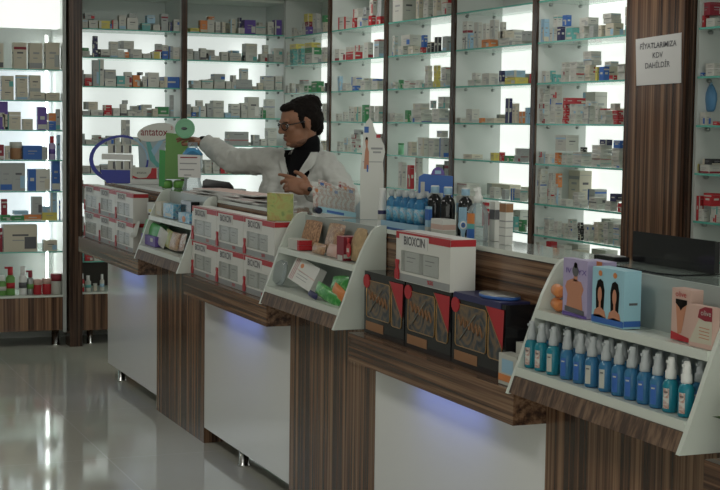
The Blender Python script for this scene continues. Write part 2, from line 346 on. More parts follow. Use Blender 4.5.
for fx in (1.25, 2.05):
    g = G(); g.lathe(fx, YF + .05, [(.032, 0), (.032, .01), (.027, .012), (.027, .115)], 'chrome', 14); mk('foot', g, e)
g = G(); g.box(2.03, 2.045, 10.98, 11.0, .37, 2.2, 'tube'); mk('light_tube', g, e)
def tubelight(loc, h, en, col=(.95, 1, .97), rot=(pi / 2, 0, 0), par=None, w=.03):
    l = bpy.data.lights.new('tube_glow', 'AREA'); l.shape = 'RECTANGLE'; l.size = w; l.size_y = h; l.energy = en; l.color = col
    o = bpy.data.objects.new('tube_glow', l); COL.objects.link(o); o.location = loc; o.rotation_euler = rot; return o
# ------------------------------------------------------------------ cartons on the shelves
ORD = ['first', 'second', 'third', 'fourth', 'fifth', 'sixth', 'seventh', 'eighth', 'ninth', 'tenth', 'eleventh', 'twelfth', 'thirteenth', 'fourteenth', 'fifteenth', 'sixteenth', 'seventeenth', 'eighteenth', 'nineteenth', 'twentieth', 'twenty-first', 'twenty-second']
def carton_geo(g, x0, x1, y0, y1, z0, z1, col, rs, side='x'):
    """folding carton with colour bands, print and tucked end flap; side: x = front looks to -X, y = front looks to -Y"""
    body = 'c_' + col; acc = rs.choice(['c_b', 'c_r', 'c_t', 'c_s', 'c_l', 'ink_l', 'c_s', 'c_s', 'c_c', 'ink_l', 'c_c', 'c_l', 'ink', 'c_w2', 'c_m']) if col in 'wcs' else rs.choice(['c_w', 'c_w', 'c_c'])
    if col == 'w' and rs.random() < .4: body = 'c_w3'
    g.box(x0, x1, y0, y1, z0, z1, body)
    e = .0006
    def dec(fn, w, h, end):
        def q(a, b, c, d, mat): g.poly([fn(a, c), fn(b, c), fn(b, d), fn(a, d)], mat)
        st = rs.randint(0, 4)
        if end and h > .03: q(.04 * w, .96 * w, .86 * h, .875 * h, 'ink_l')
        if st == 0: q(.0, .22 * w, .02 * h, .98 * h, acc)
        elif st == 1: q(.02 * w, .98 * w, .04 * h, .24 * h, acc)
        elif st == 2: q(.62 * w, .97 * w, .1 * h, .55 * h, acc)
        elif st == 3: q(.02 * w, .98 * w, .74 * h, .84 * h, acc)
        if col in 'wcsly' or rs.random() < .3:
            q(.26 * w, .74 * w, .58 * h, .65 * h, rs.choice(['ink', 'ink_l', 'ink_l'])); q(.26 * w, .60 * w, .40 * h, .44 * h, 'ink_l')
        else: q(.25 * w, .75 * w, .45 * h, .6 * h, 'c_w')
    if side == 'x':
        dec(lambda a, c: (x0 - e, y1 - a, z0 + c), y1 - y0, z1 - z0, 0)
        dec(lambda a, c: (x0 + a, y0 - e, z0 + c), x1 - x0, z1 - z0, 1)
    else:
        dec(lambda a, c: (x0 + a, y0 - e, z0 + c), x1 - x0, z1 - z0, 0)
        dec(lambda a, c: (x0 - e, y1 - a, z0 + c), y1 - y0, z1 - z0, 1)
CART_PENDING = []
CART = []   # (pixel area, builder args, label, group)
def shelfR(bay, zi, spec, z=None):
    nm, ya, yb = RB[bay]; ya -= .02 if bay == 5 else 0; z = ZS[zi] if z is None else z; ents = parse(spec); filler(bay, zi, ents)
    for k, (a, b, h0, h1, col, n) in enumerate(ents):
        w = b - a; Xp = XF + .012
        pl = at(a, 0, X=Xp); zz = z
        # row of the shelf at this column
        d = ray((a + b) / 2, 120); t = Xp / d.x; dep = t; ppm = F / dep
        depth = max(.022, min(.17, .55 * w / (ppm * .86)))
        Y1 = min(at(a, 120, X=Xp).y, ya - .004); Yf = at(a + .45 * w, 120, X=Xp).y; Yf = min(Yf, Y1 - .018); Yf = max(Yf, yb + .004)
        if Y1 - Yf < .012: Y1 = Yf + .02
        for j in range(n):
            za = zz + .0006 + (h0 + (h1 - h0) * j / n) / ppm; zb = zz + (h0 + (h1 - h0) * (j + 1) / n) / ppm - .0004
            dx = .0 if n == 1 else random.uniform(0, .006)
            CART.append((w * (h1 - h0) / n, (Xp + dx, Xp + dx + depth, Yf, Y1 - .0006, za, zb, col, 'x'), k, j, n, h0, zi, nm, 'cartons on the long wall'))
def filler(bay, zi, ents):
    rs = random.Random(bay * 31 + zi); nm, ya, yb = RB[bay]; ya -= .02 if bay == 5 else 0; x = XF + .19
    for e in ents:
        if e[2] > 0 or rs.random() < .25: continue
        ppm = F / (XF / ray((e[0] + e[1]) / 2, 120).x); Ya = min(at(e[0], 120, X=XF).y, ya - .01); Yb = max(at(e[1], 120, X=XF).y, yb + .01)
        if Ya - Yb < .03: continue
        h = max(.02, (e[3] - e[2]) / ppm * rs.uniform(.6, 1.05)); CART.append((1, (x, x + .07, Yb, Ya - .002, ZS[zi] + .0006, ZS[zi] + h, rs.choice('wwcsw'), 'x'), 0, 0, 1, 0, zi, nm, ''))
def shelfB(bay, zi, spec, z=None):
    nm, xa, xb = BB[bay]; z = ZB[zi] if z is None else z; ents = parse(spec)
    for k, (a, b, h0, h1, col, n) in enumerate(ents):
        Yp = YF + .012; ppm = F / (Yp / ray((a + b) / 2, 120).y)
        X0 = max(at(a, 120, Y=Yp).x, xa + .003); X1 = min(at(b, 120, Y=Yp).x, xb - .003); dp = max(.03, min(.12, (X1 - X0) * 1.1))
        for j in range(n):
            za = z + .0006 + (h0 + (h1 - h0) * j / n) / ppm; zb = z + (h0 + (h1 - h0) * (j + 1) / n) / ppm - .0004
            dx = 0 if n == 1 else random.uniform(0, .005)
            CART.append(((b - a) * (h1 - h0) / n, (X0 + dx, X1 - .001, Yp + dx, Yp + dp, za, zb, col, 'y'), k, j, n, h0, zi, nm, 'cartons on the back wall'))
def fillerB(bay, zi):
    rs = random.Random(bay * 17 + zi + 5); nm, xa, xb = BB[bay]; x = xa + .01; z = ZB[zi] + .0006
    while x < xb - .06:
        w = rs.uniform(.03, .075)
        if rs.random() < .82:
            h = rs.uniform(.035, .085) * (.8 if zi > 3 else 1); CART.append((1, (x, x + w - .001, YF + .16, YF + .24, z, z + h * .55, rs.choice('wwcsws'), 'y'), 0, 0, 1, 0, zi, nm, ''))
            if rs.random() < .5: CART.append((1, (x + .004, x + w - .004, YF + .162, YF + .238, z + h * .55 + .0004, z + h, rs.choice('wwclws'), 'y'), 0, 0, 1, 0, zi, nm, ''))
        x += w
for b_ in (0, 1):
    for z_ in range(6): CART_PENDING.append((b_, z_))
def parse(spec):
    out = []
    for it in spec.replace('\n', ' ').split(';'):
        it = it.strip()
        if not it: continue
        p = it.split(','); out.append([float(p[0]), float(p[1]), float(p[2]), float(p[3]), p[4].strip(), int(p[5]) if len(p) > 5 else 1])
    for e in sorted(out, key=lambda q: q[2]):       # an upper carton rests on what lies under it
        if e[2] > 0:
            m = (e[0] + e[1]) / 2
            und = [q for q in out if q is not e and min(q[1], e[1]) - max(q[0], e[0]) > .25 * min(e[1] - e[0], q[1] - q[0]) and q[3] <= e[2] + 5 and q[2] < e[2]]
            b = max([q[3] for q in und], default=0); h = e[3] - e[2]; e[2] = b; e[3] = b + h if b else e[3]
    return out
# bay beside the wide pillar
shelfR(4, 1, '538,547,0,23,l;547,555,0,13,w;555,563,0,14,n;551,560,14,26,w;560,569,15,26,b;564,577,0,12,t;577,587,0,12,w,2;587,596,0,12,s;577,596,12,21,w;596,603,0,12,c;603,621,0,13,c;600,618,13,23,w,2;622,631,0,28,w,3')
shelfR(4, 2, '541,549,0,12,w;549,552,0,12,t;552,560,0,8,t;560,568,0,20,w,3;568,583,0,20,w,3;583,594,0,16,c,4;581,599,20,34,w,3;594,598,0,14,y;598,608,0,14,b;603,617,14,19,w;608,616,0,5,r;616,630,0,16,w,2')
shelfR(4, 3, '537,549,0,35,w,7;549,561,0,38,w,6;562,569,0,26,r,5;569,582,0,20,w,4;565,585,20,26,r;582,594,0,18,w,3;585,597,20,25,w;594,600,0,18,w,2;600,611,0,14,w,3;600,610,14,16,r;612,623,0,14,r,3;610,620,15,22,w;623,630,0,14,w,2')
shelfR(4, 4, '536,545,0,12,s,2;545,555,0,10,w;555,562,0,12,o,2;556,579,12,28,w;562,573,0,12,w,3;573,592,0,14,w,4;581,588,14,19,k;592,612,0,22,w,5;600,613,22,28,n;612,629,0,20,w,5;614,629,20,28,b')
shelfR(4, 5, '536,548,0,35,w,6;549,556,0,32,w,4;556,563,0,18,w;557,563,18,32,o;563,575,0,7,w;575,590,0,8,w,2;574,586,8,15,w,2;590,607,0,12,w,2;607,619,0,10,w,2;620,629,0,9,r;612,626,10,18,n')
shelfR(4, 6, '536,546,0,8,w;546,556,0,18,w,4;556,564,0,16,w,4;564,570,0,15,w,4;570,579,0,20,w,5;580,585,0,18,k,3;586,596,0,17,w,3;596,606,0,21,c,4;606,616,0,23,w,3;616,629,0,22,w,4')
shelfR(4, 7, '536,548,0,30,w,2;549,560,0,33,r;561,575,0,32,w;576,592,0,30,c')
# fourth bay
shelfR(3, 1, '461,466,0,13,w;466,472,0,16,l;472,480,0,26,w;461,471,16,28,w;480,496,0,8,o;481,488,8,24,w;488,497,8,27,w;498,504,8,24,w;496,512,9,16,c;497,520,0,8,w,2;520,530,3,13,s;513,530,0,3,w')
shelfR(3, 2, '467,481,0,6,w;471,480,6,13,w;481,497,0,12,w;498,504,3,14,n;498,504,0,3,w;504,524,7,14,l;504,527,0,7,y')
shelfR(3, 3, '456,466,0,5,w;466,479,0,14,w;479,485,0,5,o;485,505,0,5,c;505,512,0,25,n;512,519,0,20,c;519,525,0,12,o;525,531,0,16,l')
shelfR(3, 4, '464,483,0,5,c;491,500,0,8,y;500,505,0,9,r;505,516,0,6,g;515,529,0,14,s,2')
shelfR(3, 5, '458,480,0,12,w,2;491,502,0,11,w;503,511,0,10,s;512,516,0,12,b;516,529,0,12,w')
shelfR(3, 6, '484,491,0,24,r;500,512,0,12,w,2;513,521,0,14,t;521,529,0,12,g')
# third bay
shelfR(2, 0, '391,413,0,26,w;414,421,0,26,c;421,431,0,26,w,5;431,439,0,24,c;440,450,12,26,r;440,450,0,12,w')
shelfR(2, 1, '391,396,0,20,w,5;397,407,0,9,w;400,419,9,20,w;420,426,8,20,b;407,418,0,8,c;419,425,0,6,r;426,433,0,10,k;433,440,0,15,k;441,450,0,15,s')
shelfR(2, 2, '391,398,0,7,w,2;398,402,0,9,g;403,414,0,8,w,2;415,423,0,8,w;424,431,0,22,w,4;432,439,0,22,y,4;440,450,0,20,w,3')
shelfR(2, 3, '388,402,0,9,w,2;405,411,0,12,g;412,431,0,13,w,3;413,429,13,19,w;431,447,0,14,w,3;430,436,14,22,s;437,449,14,26,w,2')
shelfR(2, 4, '408,417,0,14,c;418,429,0,19,w;429,440,0,19,w;440,449,0,20,s;437,448,20,27,w')
shelfR(2, 5, '399,407,0,26,w;408,415,0,24,r;416,423,0,34,w,2')
# second bay
shelfR(1, 0, '337,350,0,13,w;351,356,0,10,r;356,366,0,10,w;367,374,0,10,r;352,361,10,19,w;362,368,10,19,s;368,375,10,30,w;376,384,9,30,s;375,384,0,8,r')
shelfR(1, 1, '334,344,0,12,w;345,361,0,8,r;345,353,8,13,w;354,362,8,14,w;363,372,0,16,w;373,384,0,16,s;373,384,16,18,r')
shelfR(1, 2, '337,342,0,15,l,3;342,350,0,8,w;351,360,0,5,b;351,361,5,14,w;360,370,0,10,w;371,384,0,9,w;371,384,9,11,b')
shelfR(1, 3, '336,342,0,8,w;343,348,0,10,w;349,353,0,15,w;354,361,0,15,c;362,369,0,17,g;369,373,0,16,w;374,384,0,16,w,2')
shelfR(1, 4, '337,343,0,10,w,2;344,350,0,14,w,2;351,360,0,18,w,4;354,363,18,23,s;376,384,0,20,w,2')
shelfR(0, 0, '291,296,0,9,w;296,300,0,6,w;301,305,0,12,w;304,312,0,8,p;304,311,8,13,m;303,311,13,21,y;312,321,0,5,s;312,319,5,20,w;322,328,0,10,c;321,328,10,17,g')
shelfR(0, 1, '283,288,0,14,w,4;289,296,0,16,t,5;297,303,0,16,t,4;289,303,16,21,y;304,320,0,9,w;304,320,9,16,g;304,319,16,21,y;321,327,0,15,w')
shelfR(0, 2, '284,289,0,8,w;289,294,0,10,w,2;295,303,0,9,w,2;299,308,9,13,s;304,311,0,7,g;311,323,0,11,g;324,328,0,9,k')
shelfR(0, 3, '284,292,0,12,w,2;322,327,0,18,w')
shelfR(0, 4, '284,292,0,12,w,2;321,327,0,10,c')
# bay beyond the pillar
shelfR(5, 1, '693,702,0,12,r;703,722,0,9,w;694,722,9,22,m')
shelfR(5, 2, '694,702,0,4,b;703,722,0,13,w,2')
shelfR(5, 3, '700,711,0,13,w;713,724,0,4,r')
shelfR(5, 4, '688,699,0,9,y;700,724,0,9,w;704,724,9,15,k')
shelfR(5, 5, '690,699,0,25,r;700,712,0,12,w,2;713,724,0,16,w,2;706,724,17,30,r')
# back wall by the corner
shelfB(1, 0, '190,199,0,4,y;200,207,0,12,o;207,214,0,13,w;208,214,13,16,o;215,220,0,11,w;221,225,0,11,c;230,235,0,14,c;238,244,0,6,w;238,241,6,16,n;244,255,0,14,p;255,265,0,9,w;258,262,9,12,w;267,273,0,13,w;274,281,0,15,p')
shelfB(1, 1, '187,193,0,11,w;194,199,0,9,s;200,206,0,12,w;206,208,0,7,k;209,216,0,5,w;216,220,0,4,w;221,228,0,9,w;229,241,0,8,w,2;243,244.5,0,6,k;245,257,0,18,w,2;260,267,0,8,w;263,268,8,17,w;268,273,0,8,s;273,282,0,14,w,2')
shelfB(1, 2, '191,201,0,8,w,2;202,213,0,9,w;214,225,9,15,s;214,225,0,9,w,2;226,231,0,8,w;231,236,0,14,w,2;236,252,0,10,s;241,248,10,21,w;253,257,0,2,c;258,263,0,7,c;263,274,0,14,w,4;275,282,0,14,w,4')
shelfB(1, 3, '187,191,0,13,s;192,196,0,5,b;193,199,5,10,w;199,206,0,11,w;197,203,11,17,w;207,213,0,14,s;213,224,0,17,w,2;225,231,0,5,l;231,240,0,14,w,2;241,248,0,15,w,2;248,259,0,21,w;262,266,0,8,g;266,275,0,19,w,3')
shelfB(1, 4, '205,220,0,8,c;229,249,0,14,s,2;253,260,0,11,s,2;261,267,0,7,w;268,277,0,18,w,2')
shelfB(1, 5, '205,212,0,14,w,3;213,220,0,13,w,3;221,228,0,10,r;228,235,0,8,y;236,245,0,3,w')
shelfB(1, 6, '205,216,0,12,w,2;233,247,0,12,s,2;249,260,0,9,m')
# back wall above the blue display
shelfB(0, 0, '80,88,0,9,w;85,95,9,15,s;89,98,0,8,w;99,110,0,8,y;110,112,0,5,b;112,118,0,9,w;119,126,0,14,w;127,138,0,12,w;129,136,12,16,s;142,150,0,7,t;147,155,7,15,l;153,160,0,6,w;161,168,0,17,s;169,172,0,9,n;173,180,0,12,w,2')
shelfB(0, 1, '80,90,0,6,w;80,89,6,9,g;93,98,0,21,n,5;98,101,0,8,k;101,110,0,8,w;110,118,0,16,w,2;118,124,0,8,w;121,134,8,16,w;124,129,0,6,o;130,142,0,9,w,2;143,151,0,5,w;152,160,0,7,y;156,162,7,15,s;162,168,0,8,b;162,168,8,14,w;169,173,0,13,s;173,181,0,12,w')
shelfB(0, 2, '80,84,0,16,s;85,92,0,7,r;85,92,7,12,w;93,99,0,26,s;99,104,0,27,w;105,116,0,8,w;105,116,8,17,s;117,125,0,11,t;125,132,3,15,w;125,132,0,3,c;133,140,0,12,o;138,143,12,15,k;143,147,0,11,w;148,159,0,15,w;160,164,0,7,c;164,180,0,11,b')
shelfB(0, 3, '81,90,0,5,s;86,98,6,14,c;91,103,0,6,w;104,112,0,11,r,2;113,120,0,8,w;121,127,0,12,w;123,128,12,16,s;128,135,0,5,w;135,142,0,6,w;142,147,0,8,w;143,152,8,12,w;153,158,0,8,c;158,169,0,10,g;170,174,0,22,s,4')
shelfB(0, 4, '80,85,0,11,s;86,98,0,5,w;107,114,0,9,s;115,120,0,7,w;122,126,0,25,w;126,130,0,25,s;131,139,0,8,w;141,150,0,9,c')
shelfB(0, 5, '81,90,0,8,w;91,100,0,8,w;101,110,0,9,s')
shelfB(0, 6, '80,83.5,0,22,s;84,92,0,18,c')
shelfB(0, 7, '80,84,0,14,w;84.5,96,0,7,r')
shelfB(0, 0, '81,84,0,8,t;85,93,0,6,r;94,103,0,5,w', z=.60)
for q_ in CART_PENDING: fillerB(*q_)
CART.sort(key=lambda c: -c[0])
seen = {}
POS = {1: ['stack, bottom', 'stack, top'], }
big, small = CART[:296], CART[296:]
LV = ['lowest', 'second', 'third', 'fourth', 'fifth', 'sixth', 'seventh']
for c in big:
    area, a, k, j, n, h0, zi, nm, grp = c
    rs = random.Random(int(a[0] * 1e4) + int(a[2] * 1e4) * 7 + int(a[4] * 1e4))
    g = G(); carton_geo(g, *a[:6], a[6], rs, a[7])
    shape = 'upright' if (a[5] - a[4]) > 1.3 * ((a[3] - a[2]) if a[7] == 'x' else (a[1] - a[0])) else 'flat'
    start = 'from its far post' if nm != 'corner bay' and a[7] == 'x' else ('from the corner' if a[7] == 'x' else 'along')
    lab = '%s %s carton, %s %s, %s shelf, %s' % (CN[a[6]], shape if n == 1 else LV[j] + '-in-stack', ORD[k], start, ORD[zi], nm)
    if a[4] < .8 and a[7] == 'y': lab = lab.replace('first shelf', 'low dark shelf')
    mk('medicine_carton', g, tagd=(lab, 'medicine box', grp))
g = G()
for c in small:
    a = c[1]; rs = random.Random(int(a[0] * 1e4) + int(a[2] * 1e4) * 7); carton_geo(g, *a[:6], a[6], rs, a[7])
o = mk('small_medicine_cartons', g, tagd=('the many smallest medicine cartons packed between the larger ones on the wall shelves', 'medicine boxes')); o['kind'] = 'stuff'
# ------------------------------------------------------------------ service counter
CXF = 2.116
PIL = [(7.226, 8.156), (5.03, 5.95), (2.85, 3.766)]
PNAME = ['far rack', 'middle rack', 'near rack of spray bottles']
for i, (a, b) in enumerate(PIL):
    g = G(); g.box(CXF, 2.34, a, b, 0, .853, 'wood_v')
    mk('counter_pedestal', g, tagd=('dark striped wooden counter block standing under the %s' % PNAME[i], 'counter', 'counter blocks'))
PAN = [(8.158, 9.379), (5.952, 7.224), (3.768, 5.028), (1.6, 2.848)]
PL = ['at the far end of the counter', 'under the middle white packs', 'under the black gift sets', 'past the spray bottle rack']
for i, (a, b) in enumerate(PAN):
    e = empty('counter_cabinet', (2.2, (a + b) / 2, 0), 'glossy white counter front panel on metal feet, %s' % PL[i], 'cabinet', 'white counter cabinets')
    g = G(); g.box(CXF + .002, CXF + .02, a, b, .08, .7535, 'white_panel'); mk('front_panel', g, e)
    g = G(); g.box(CXF + .02, 2.34, a, b, .085, .7535, 'carcass'); mk('body', g, e)
    for fy in (b - .24 if i == 0 else (a + b) / 2 + .09,):
        g = G(); g.lathe(CXF + .035, fy, [(.03, 0), (.03, .008), (.024, .011), (.022, .085)], 'chrome', 18); mk('foot', g, e)
LED = [(8.158, 9.75), (5.952, 7.224), (3.768, 5.028), (1.6, 2.848)]
LN = ['under the far white packs', 'carrying the middle white packs', 'carrying the black gift sets', 'past the spray bottle rack holding a plant']
for i, (a, b) in enumerate(LED):
    e = empty('display_ledge', (2.06, (a + b) / 2, .754), 'thick striped wooden ledge along the counter, %s' % LN[i], 'ledge', 'counter ledges')
    g = G(); g.box(2.01, 2.178, a, b, .754, .853, 'wood_h')
    if i == 0: g.box(2.178, 2.34, 9.379, b, .754, .853, 'wood_h')
    mk('slab', g, e)
    m = (a + b) / 2 - (.25 if i == 0 else .0); w = .26
    g = G(); g.box(2.039, 2.051, m - w, m + w, .7475, .7538, 'tube_blue'); mk('light_strip', g, e)
    l = bpy.data.lights.new('strip_glow', 'AREA'); l.shape = 'RECTANGLE'; l.size = .012; l.size_y = 2 * w; l.energy = .24; l.color = (.20, .30, 1)
    o = bpy.data.objects.new('strip_glow', l); COL.objects.link(o); o.parent = e; o.location = (2.045 - 2.06, m - (a + b) / 2, .745 - .754)
e = empty('countertop', (2.3, 5.6, .853), 'long glossy glass-topped counter top over a striped wooden upstand', 'countertop')
g = G(); g.box(2.18, 2.198, 1.6, 9.75, .8535, 1.203, 'wood_h'); mk('upstand', g, e)
g = G(); g.box(2.198, 2.34, 1.6, 9.75, .8535, 1.203, 'carcass'); mk('upper_body', g, e)
g = G(); g.box(2.1775, 2.375, 1.6, 9.76, 1.2035, 1.219, 'white_lam', top='top_glass'); mk('glass_top', g, e)
# display racks
def rack(a, b, label):
    e = empty('display_rack', (2.06, (a + b) / 2, .853), label, 'display rack', 'slanted counter racks')
    prof = [(1.972, .8545), (2.176, .8545), (2.176, 1.232), (2.156, 1.232), (2.136, 1.226), (2.119, 1.21), (2.100, 1.178), (2.076, 1.13), (2.046, 1.052), (2.013, .96)]
    for y in ((a, a + .016), (b - .016, b)):
        g = G(); g.prism(prof, 'y', y[0], y[1], 'white_lam'); mk('side_panel', g, e)
    g = G(); g.box(2.168, 2.1765, a + .0165, b - .0165, .8545, 1.222, 'rack_back'); mk('back_panel', g, e)
    g = G(); g.prism([(1.994, .905), (2.167, .908), (2.167, .922), (1.994, .930)], 'y', a + .0165, b - .0165, 'white_lam'); mk('shelf', g, e)
    g = G(); g.prism([(2.050, 1.066), (2.167, 1.068), (2.167, 1.084), (2.050, 1.090)], 'y', a + .0165, b - .0165, 'white_lam'); mk('shelf', g, e)
    g = G(); g.prism([(1.974, .858), (1.99, .858), (2.004, .904), (1.990, .904)], 'y', a + .0165, b - .0165, 'wood_fascia'); mk('fascia', g, e)
    return e
rack(7.22, 8.10, 'slanted white rack of green and purple packs beyond the middle white packs')
rack(5.085, 5.94, 'slanted white rack of snack packs and a tilted carton')
rack(2.89, 3.745, 'slanted white rack full of blue spray bottles')
# hair-care packs
def biox(a, b, z, label, grp, n=2):
    """a = near y, b = far y"""
    x0, x1, h = 2.048, 2.136, .166; Wd = b - a
    e = empty('shampoo_pack', ((x0 + x1) / 2, (a + b) / 2, z), label, 'boxed set', grp)
    Yf = lambda t: b - t * Wd
    zc = lambda t: z + t * h
    wa, wb, za, zb = .10, .80, .20, .62
    g = G()
    g.box(x0 + .03, x1, a, b, z, zc(1), 'c_w2')
    g.box(x0, x0 + .03, a, Yf(wb), z, zc(1), 'c_w2'); g.box(x0, x0 + .03, Yf(wa), b, z, zc(1), 'c_w2')
    g.box(x0, x0 + .03, Yf(wb), Yf(wa), z, zc(za), 'c_w2'); g.box(x0, x0 + .03, Yf(wb), Yf(wa), zc(zb), zc(1), 'c_w2'); mk('carton', g, e)
    q = .0008; g = G()
    for (t0, t1) in ((0, .06), (.62, 1)): g.poly([(x0 - q, Yf(t0), zc(.85)), (x0 - q, Yf(t1), zc(.85)), (x0 - q, Yf(t1), zc(.99)), (x0 - q, Yf(t0), zc(.99))], 'c_r')
    g.poly([(x0 - q, Yf(.06), zc(.95)), (x0 - q, Yf(.62), zc(.95)), (x0 - q, Yf(.62), zc(.99)), (x0 - q, Yf(.06), zc(.99))], 'c_r')
    g.poly([(x0, a - q, zc(.86)), (x1, a - q, zc(.86)), (x1, a - q, zc(.99)), (x0, a - q, zc(.99))], 'c_r')
    g.poly([(x0, Yf(0), zc(1) + q), (x0, Yf(1), zc(1) + q), (x0 + .012, Yf(1), zc(1) + q), (x0 + .012, Yf(0), zc(1) + q)], 'c_r')
    g.poly([(x0 - q, Yf(0), zc(0.01)), (x0 - q, Yf(1), zc(.01)), (x0 - q, Yf(1), zc(.15)), (x0 - q, Yf(0), zc(.15))], 'ink_l')
    mk('printed_band', g, e)
    g = G(); g.box(x0 - .002, x0 - .0009, Yf(.60), Yf(.12), zc(.70), zc(.95), 'paper'); mk('name_plate', g, e)
    text('BIOXCIN', .040, 'ink', (x0 - .0028, Yf(.36), zc(.82)), FR_U, FR_V, e, sx=1.05, bold=.0009)
    text('%50', .018, 'c_r', (x0 - .0018, Yf(.66), zc(.085)), FR_U, FR_V, e, sx=1.5, bold=.0006)
    for k in range(n):
        t = wa + (wb - wa) * (k + .5) / n; yy = Yf(t)
        g = G(); g.box(x0 + .006, x0 + .026, yy - .058, yy + .058, zc(za) + .001, zc(zb) - .003, 'white_plastic')
        g.poly([(x0 + .0052, yy + .04, zc(.48)), (x0 + .0052, yy - .03, zc(.48)), (x0 + .0052, yy - .03, zc(.50)), (x0 + .0052, yy + .04, zc(.50))], 'ink_l')
        g.poly([(x0 + .0052, yy + .04, zc(.40)), (x0 + .0052, yy - .01, zc(.40)), (x0 + .0052, yy - .01, zc(.415)), (x0 + .0052, yy + .04, zc(.415))], 'ink_l'); mk('bottle', g, e)
    g = G(); yy = b - .018
    g.prism([(yy - .016, zc(.02)), (yy + .016, zc(.02)), (yy + .018, zc(.17)), (yy + .009, zc(.25)), (yy + .009, zc(.30)), (yy + .013, zc(.34)), (yy + .013, zc(.42)), (yy - .013, zc(.42)), (yy - .013, zc(.34)), (yy - .009, zc(.30)), (yy - .009, zc(.25)), (yy - .018, zc(.17))], 'x', x0 - .006, x0 - .002, 'c_r'); mk('red_tag', g, e)
    g = G(); g.poly([(x0 - .0009, Yf(wa), zc(za)), (x0 - .0009, Yf(wb), zc(za)), (x0 - .0009, Yf(wb), zc(zb)), (x0 - .0009, Yf(wa), zc(zb))], 'film'); mk('window_film', g, e)
    return e
NUM = ['far', 'middle', 'near']
for row, z in ((0, .8545), (1, 1.0225)):
    for k in range(3):
        b = 7.214 - .416 * k; biox(b - .412, b, z, 'white red-banded shampoo pack, %s of three in the %s row beside the snack rack' % (NUM[k], ('bottom', 'top')[row]), 'shampoo packs by the middle rack')
        b = 9.745 - .44 * k; biox(b - .436, b, z, 'shrink-wrapped white shampoo pack, %s of three in the %s row at the counter end' % (NUM[k], ('bottom', 'top')[row]), 'shampoo packs at the counter end')
biox(4.275, 4.70, 1.0775, 'white red-banded shampoo pack lying alone on top of the black gift sets', None)
# black gift sets
for k, (b, a) in enumerate(((5.02, 4.665), (4.655, 4.30), (4.29, 3.93))):
    x0, x1, z, h = 2.066, 2.172, .8545, .222; Wd = b - a; q = .0009
    Yf = lambda t: b - t * Wd
    zc = lambda t: z + t * h
    e = empty('gift_set', ((x0 + x1) / 2, (a + b) / 2, z), ['black and gold gift set box against the snack rack', 'black and gold gift set box between two identical ones', 'black and gold gift set box with a blue topped lid'][k], 'gift box', 'black gift sets')
    g = G(); g.box(x0, x1, a, b, z, zc(1), 'black_gloss'); mk('carton', g, e)
    def rr(t0, t1, s0, s1, r=.012):
        y0_, y1_, z0_, z1_ = Yf(t1), Yf(t0), zc(s0), zc(s1); pts = []
        for cx_, cz_, an in ((y1_ - r, z1_ - r, 0), (y0_ + r, z1_ - r, 90), (y0_ + r, z0_ + r, 180), (y1_ - r, z0_ + r, 270)):
            for d_ in (0, 45, 90): pts.append((cx_ + r * cos(radians(an + d_)), cz_ + r * sin(radians(an + d_))))
        return pts
    for (t0, t1, s0, s1) in ((.07, .66, .27, .86), (.70, .94, .24, .82)):
        pts = rr(t0, t1, s0, s1); g = G(); g.prism(pts, 'x', x0 - .0008, x0 + .001, 'art_gift'); mk('picture', g, e)
        g = G(); loop = [(x0 - .0015, p[0], p[1]) for p in pts] + [(x0 - .0015, *pts[0])]; g.tube(loop, .0016, 'gold', 6); mk('gold_frame', g, e)
    g = G(); g.poly([(x0 - q, Yf(.05), zc(.06)), (x0 - q, Yf(.50), zc(.06)), (x0 - q, Yf(.50), zc(.20)), (x0 - q, Yf(.05), zc(.20))], 'brown_card'); mk('printed_bar', g, e)
    g = G(); g.tube([(x0 - .003, Yf(.12 + .47 * t / 24), zc(.64 + .07 * sin(t * 1.5) - .004 * t)) for t in range(25)], .0024, 'brown_card', 6); g.tube([(x0 - .003, Yf(.16 + .3 * t / 10), zc(.36 + .04 * t)) for t in range(11)], .002, 'steel', 6); mk('emblem', g, e)
    g = G(); g.poly([(x0 - .004, Yf(.66), zc(.93)), (x0 - .004, Yf(.99), zc(.93)), (x0 - .004, Yf(.97), zc(.40))], 'c_r'); g.poly([(x0 - .0045, Yf(.645), zc(.93)), (x0 - .0045, Yf(.66), zc(.93)), (x0 - .0045, Yf(.97), zc(.40)), (x0 - .0045, Yf(.955), zc(.40))], 'gold'); mk('red_corner', g, e)
    g = G(); g.prism([(Yf(.07) + .028 * cos(t * pi / 8), zc(.84) + .024 * sin(t * pi / 8)) for t in range(16)], 'x', x0 - .004, x0 - .0005, 'c_r'); mk('red_seal', g, e)
    g = G(); ym = Yf(.6)
    if k == 2:
        g.box(x0 - .003, x1 - .01, a + .03, b - .01, zc(.93), zc(1.02), 'c_n'); mk('blue_band', g, e)
        g = G(); g.lathe((x0 + x1) / 2, ym, [(.05, zc(1.02)), (.052, zc(1.03)), (.052, zc(1.07)), (.046, zc(1.085))], ['c_n', 'c_b', 'steel'], 24, 1, 1.8); mk('tin_lid', g, e)
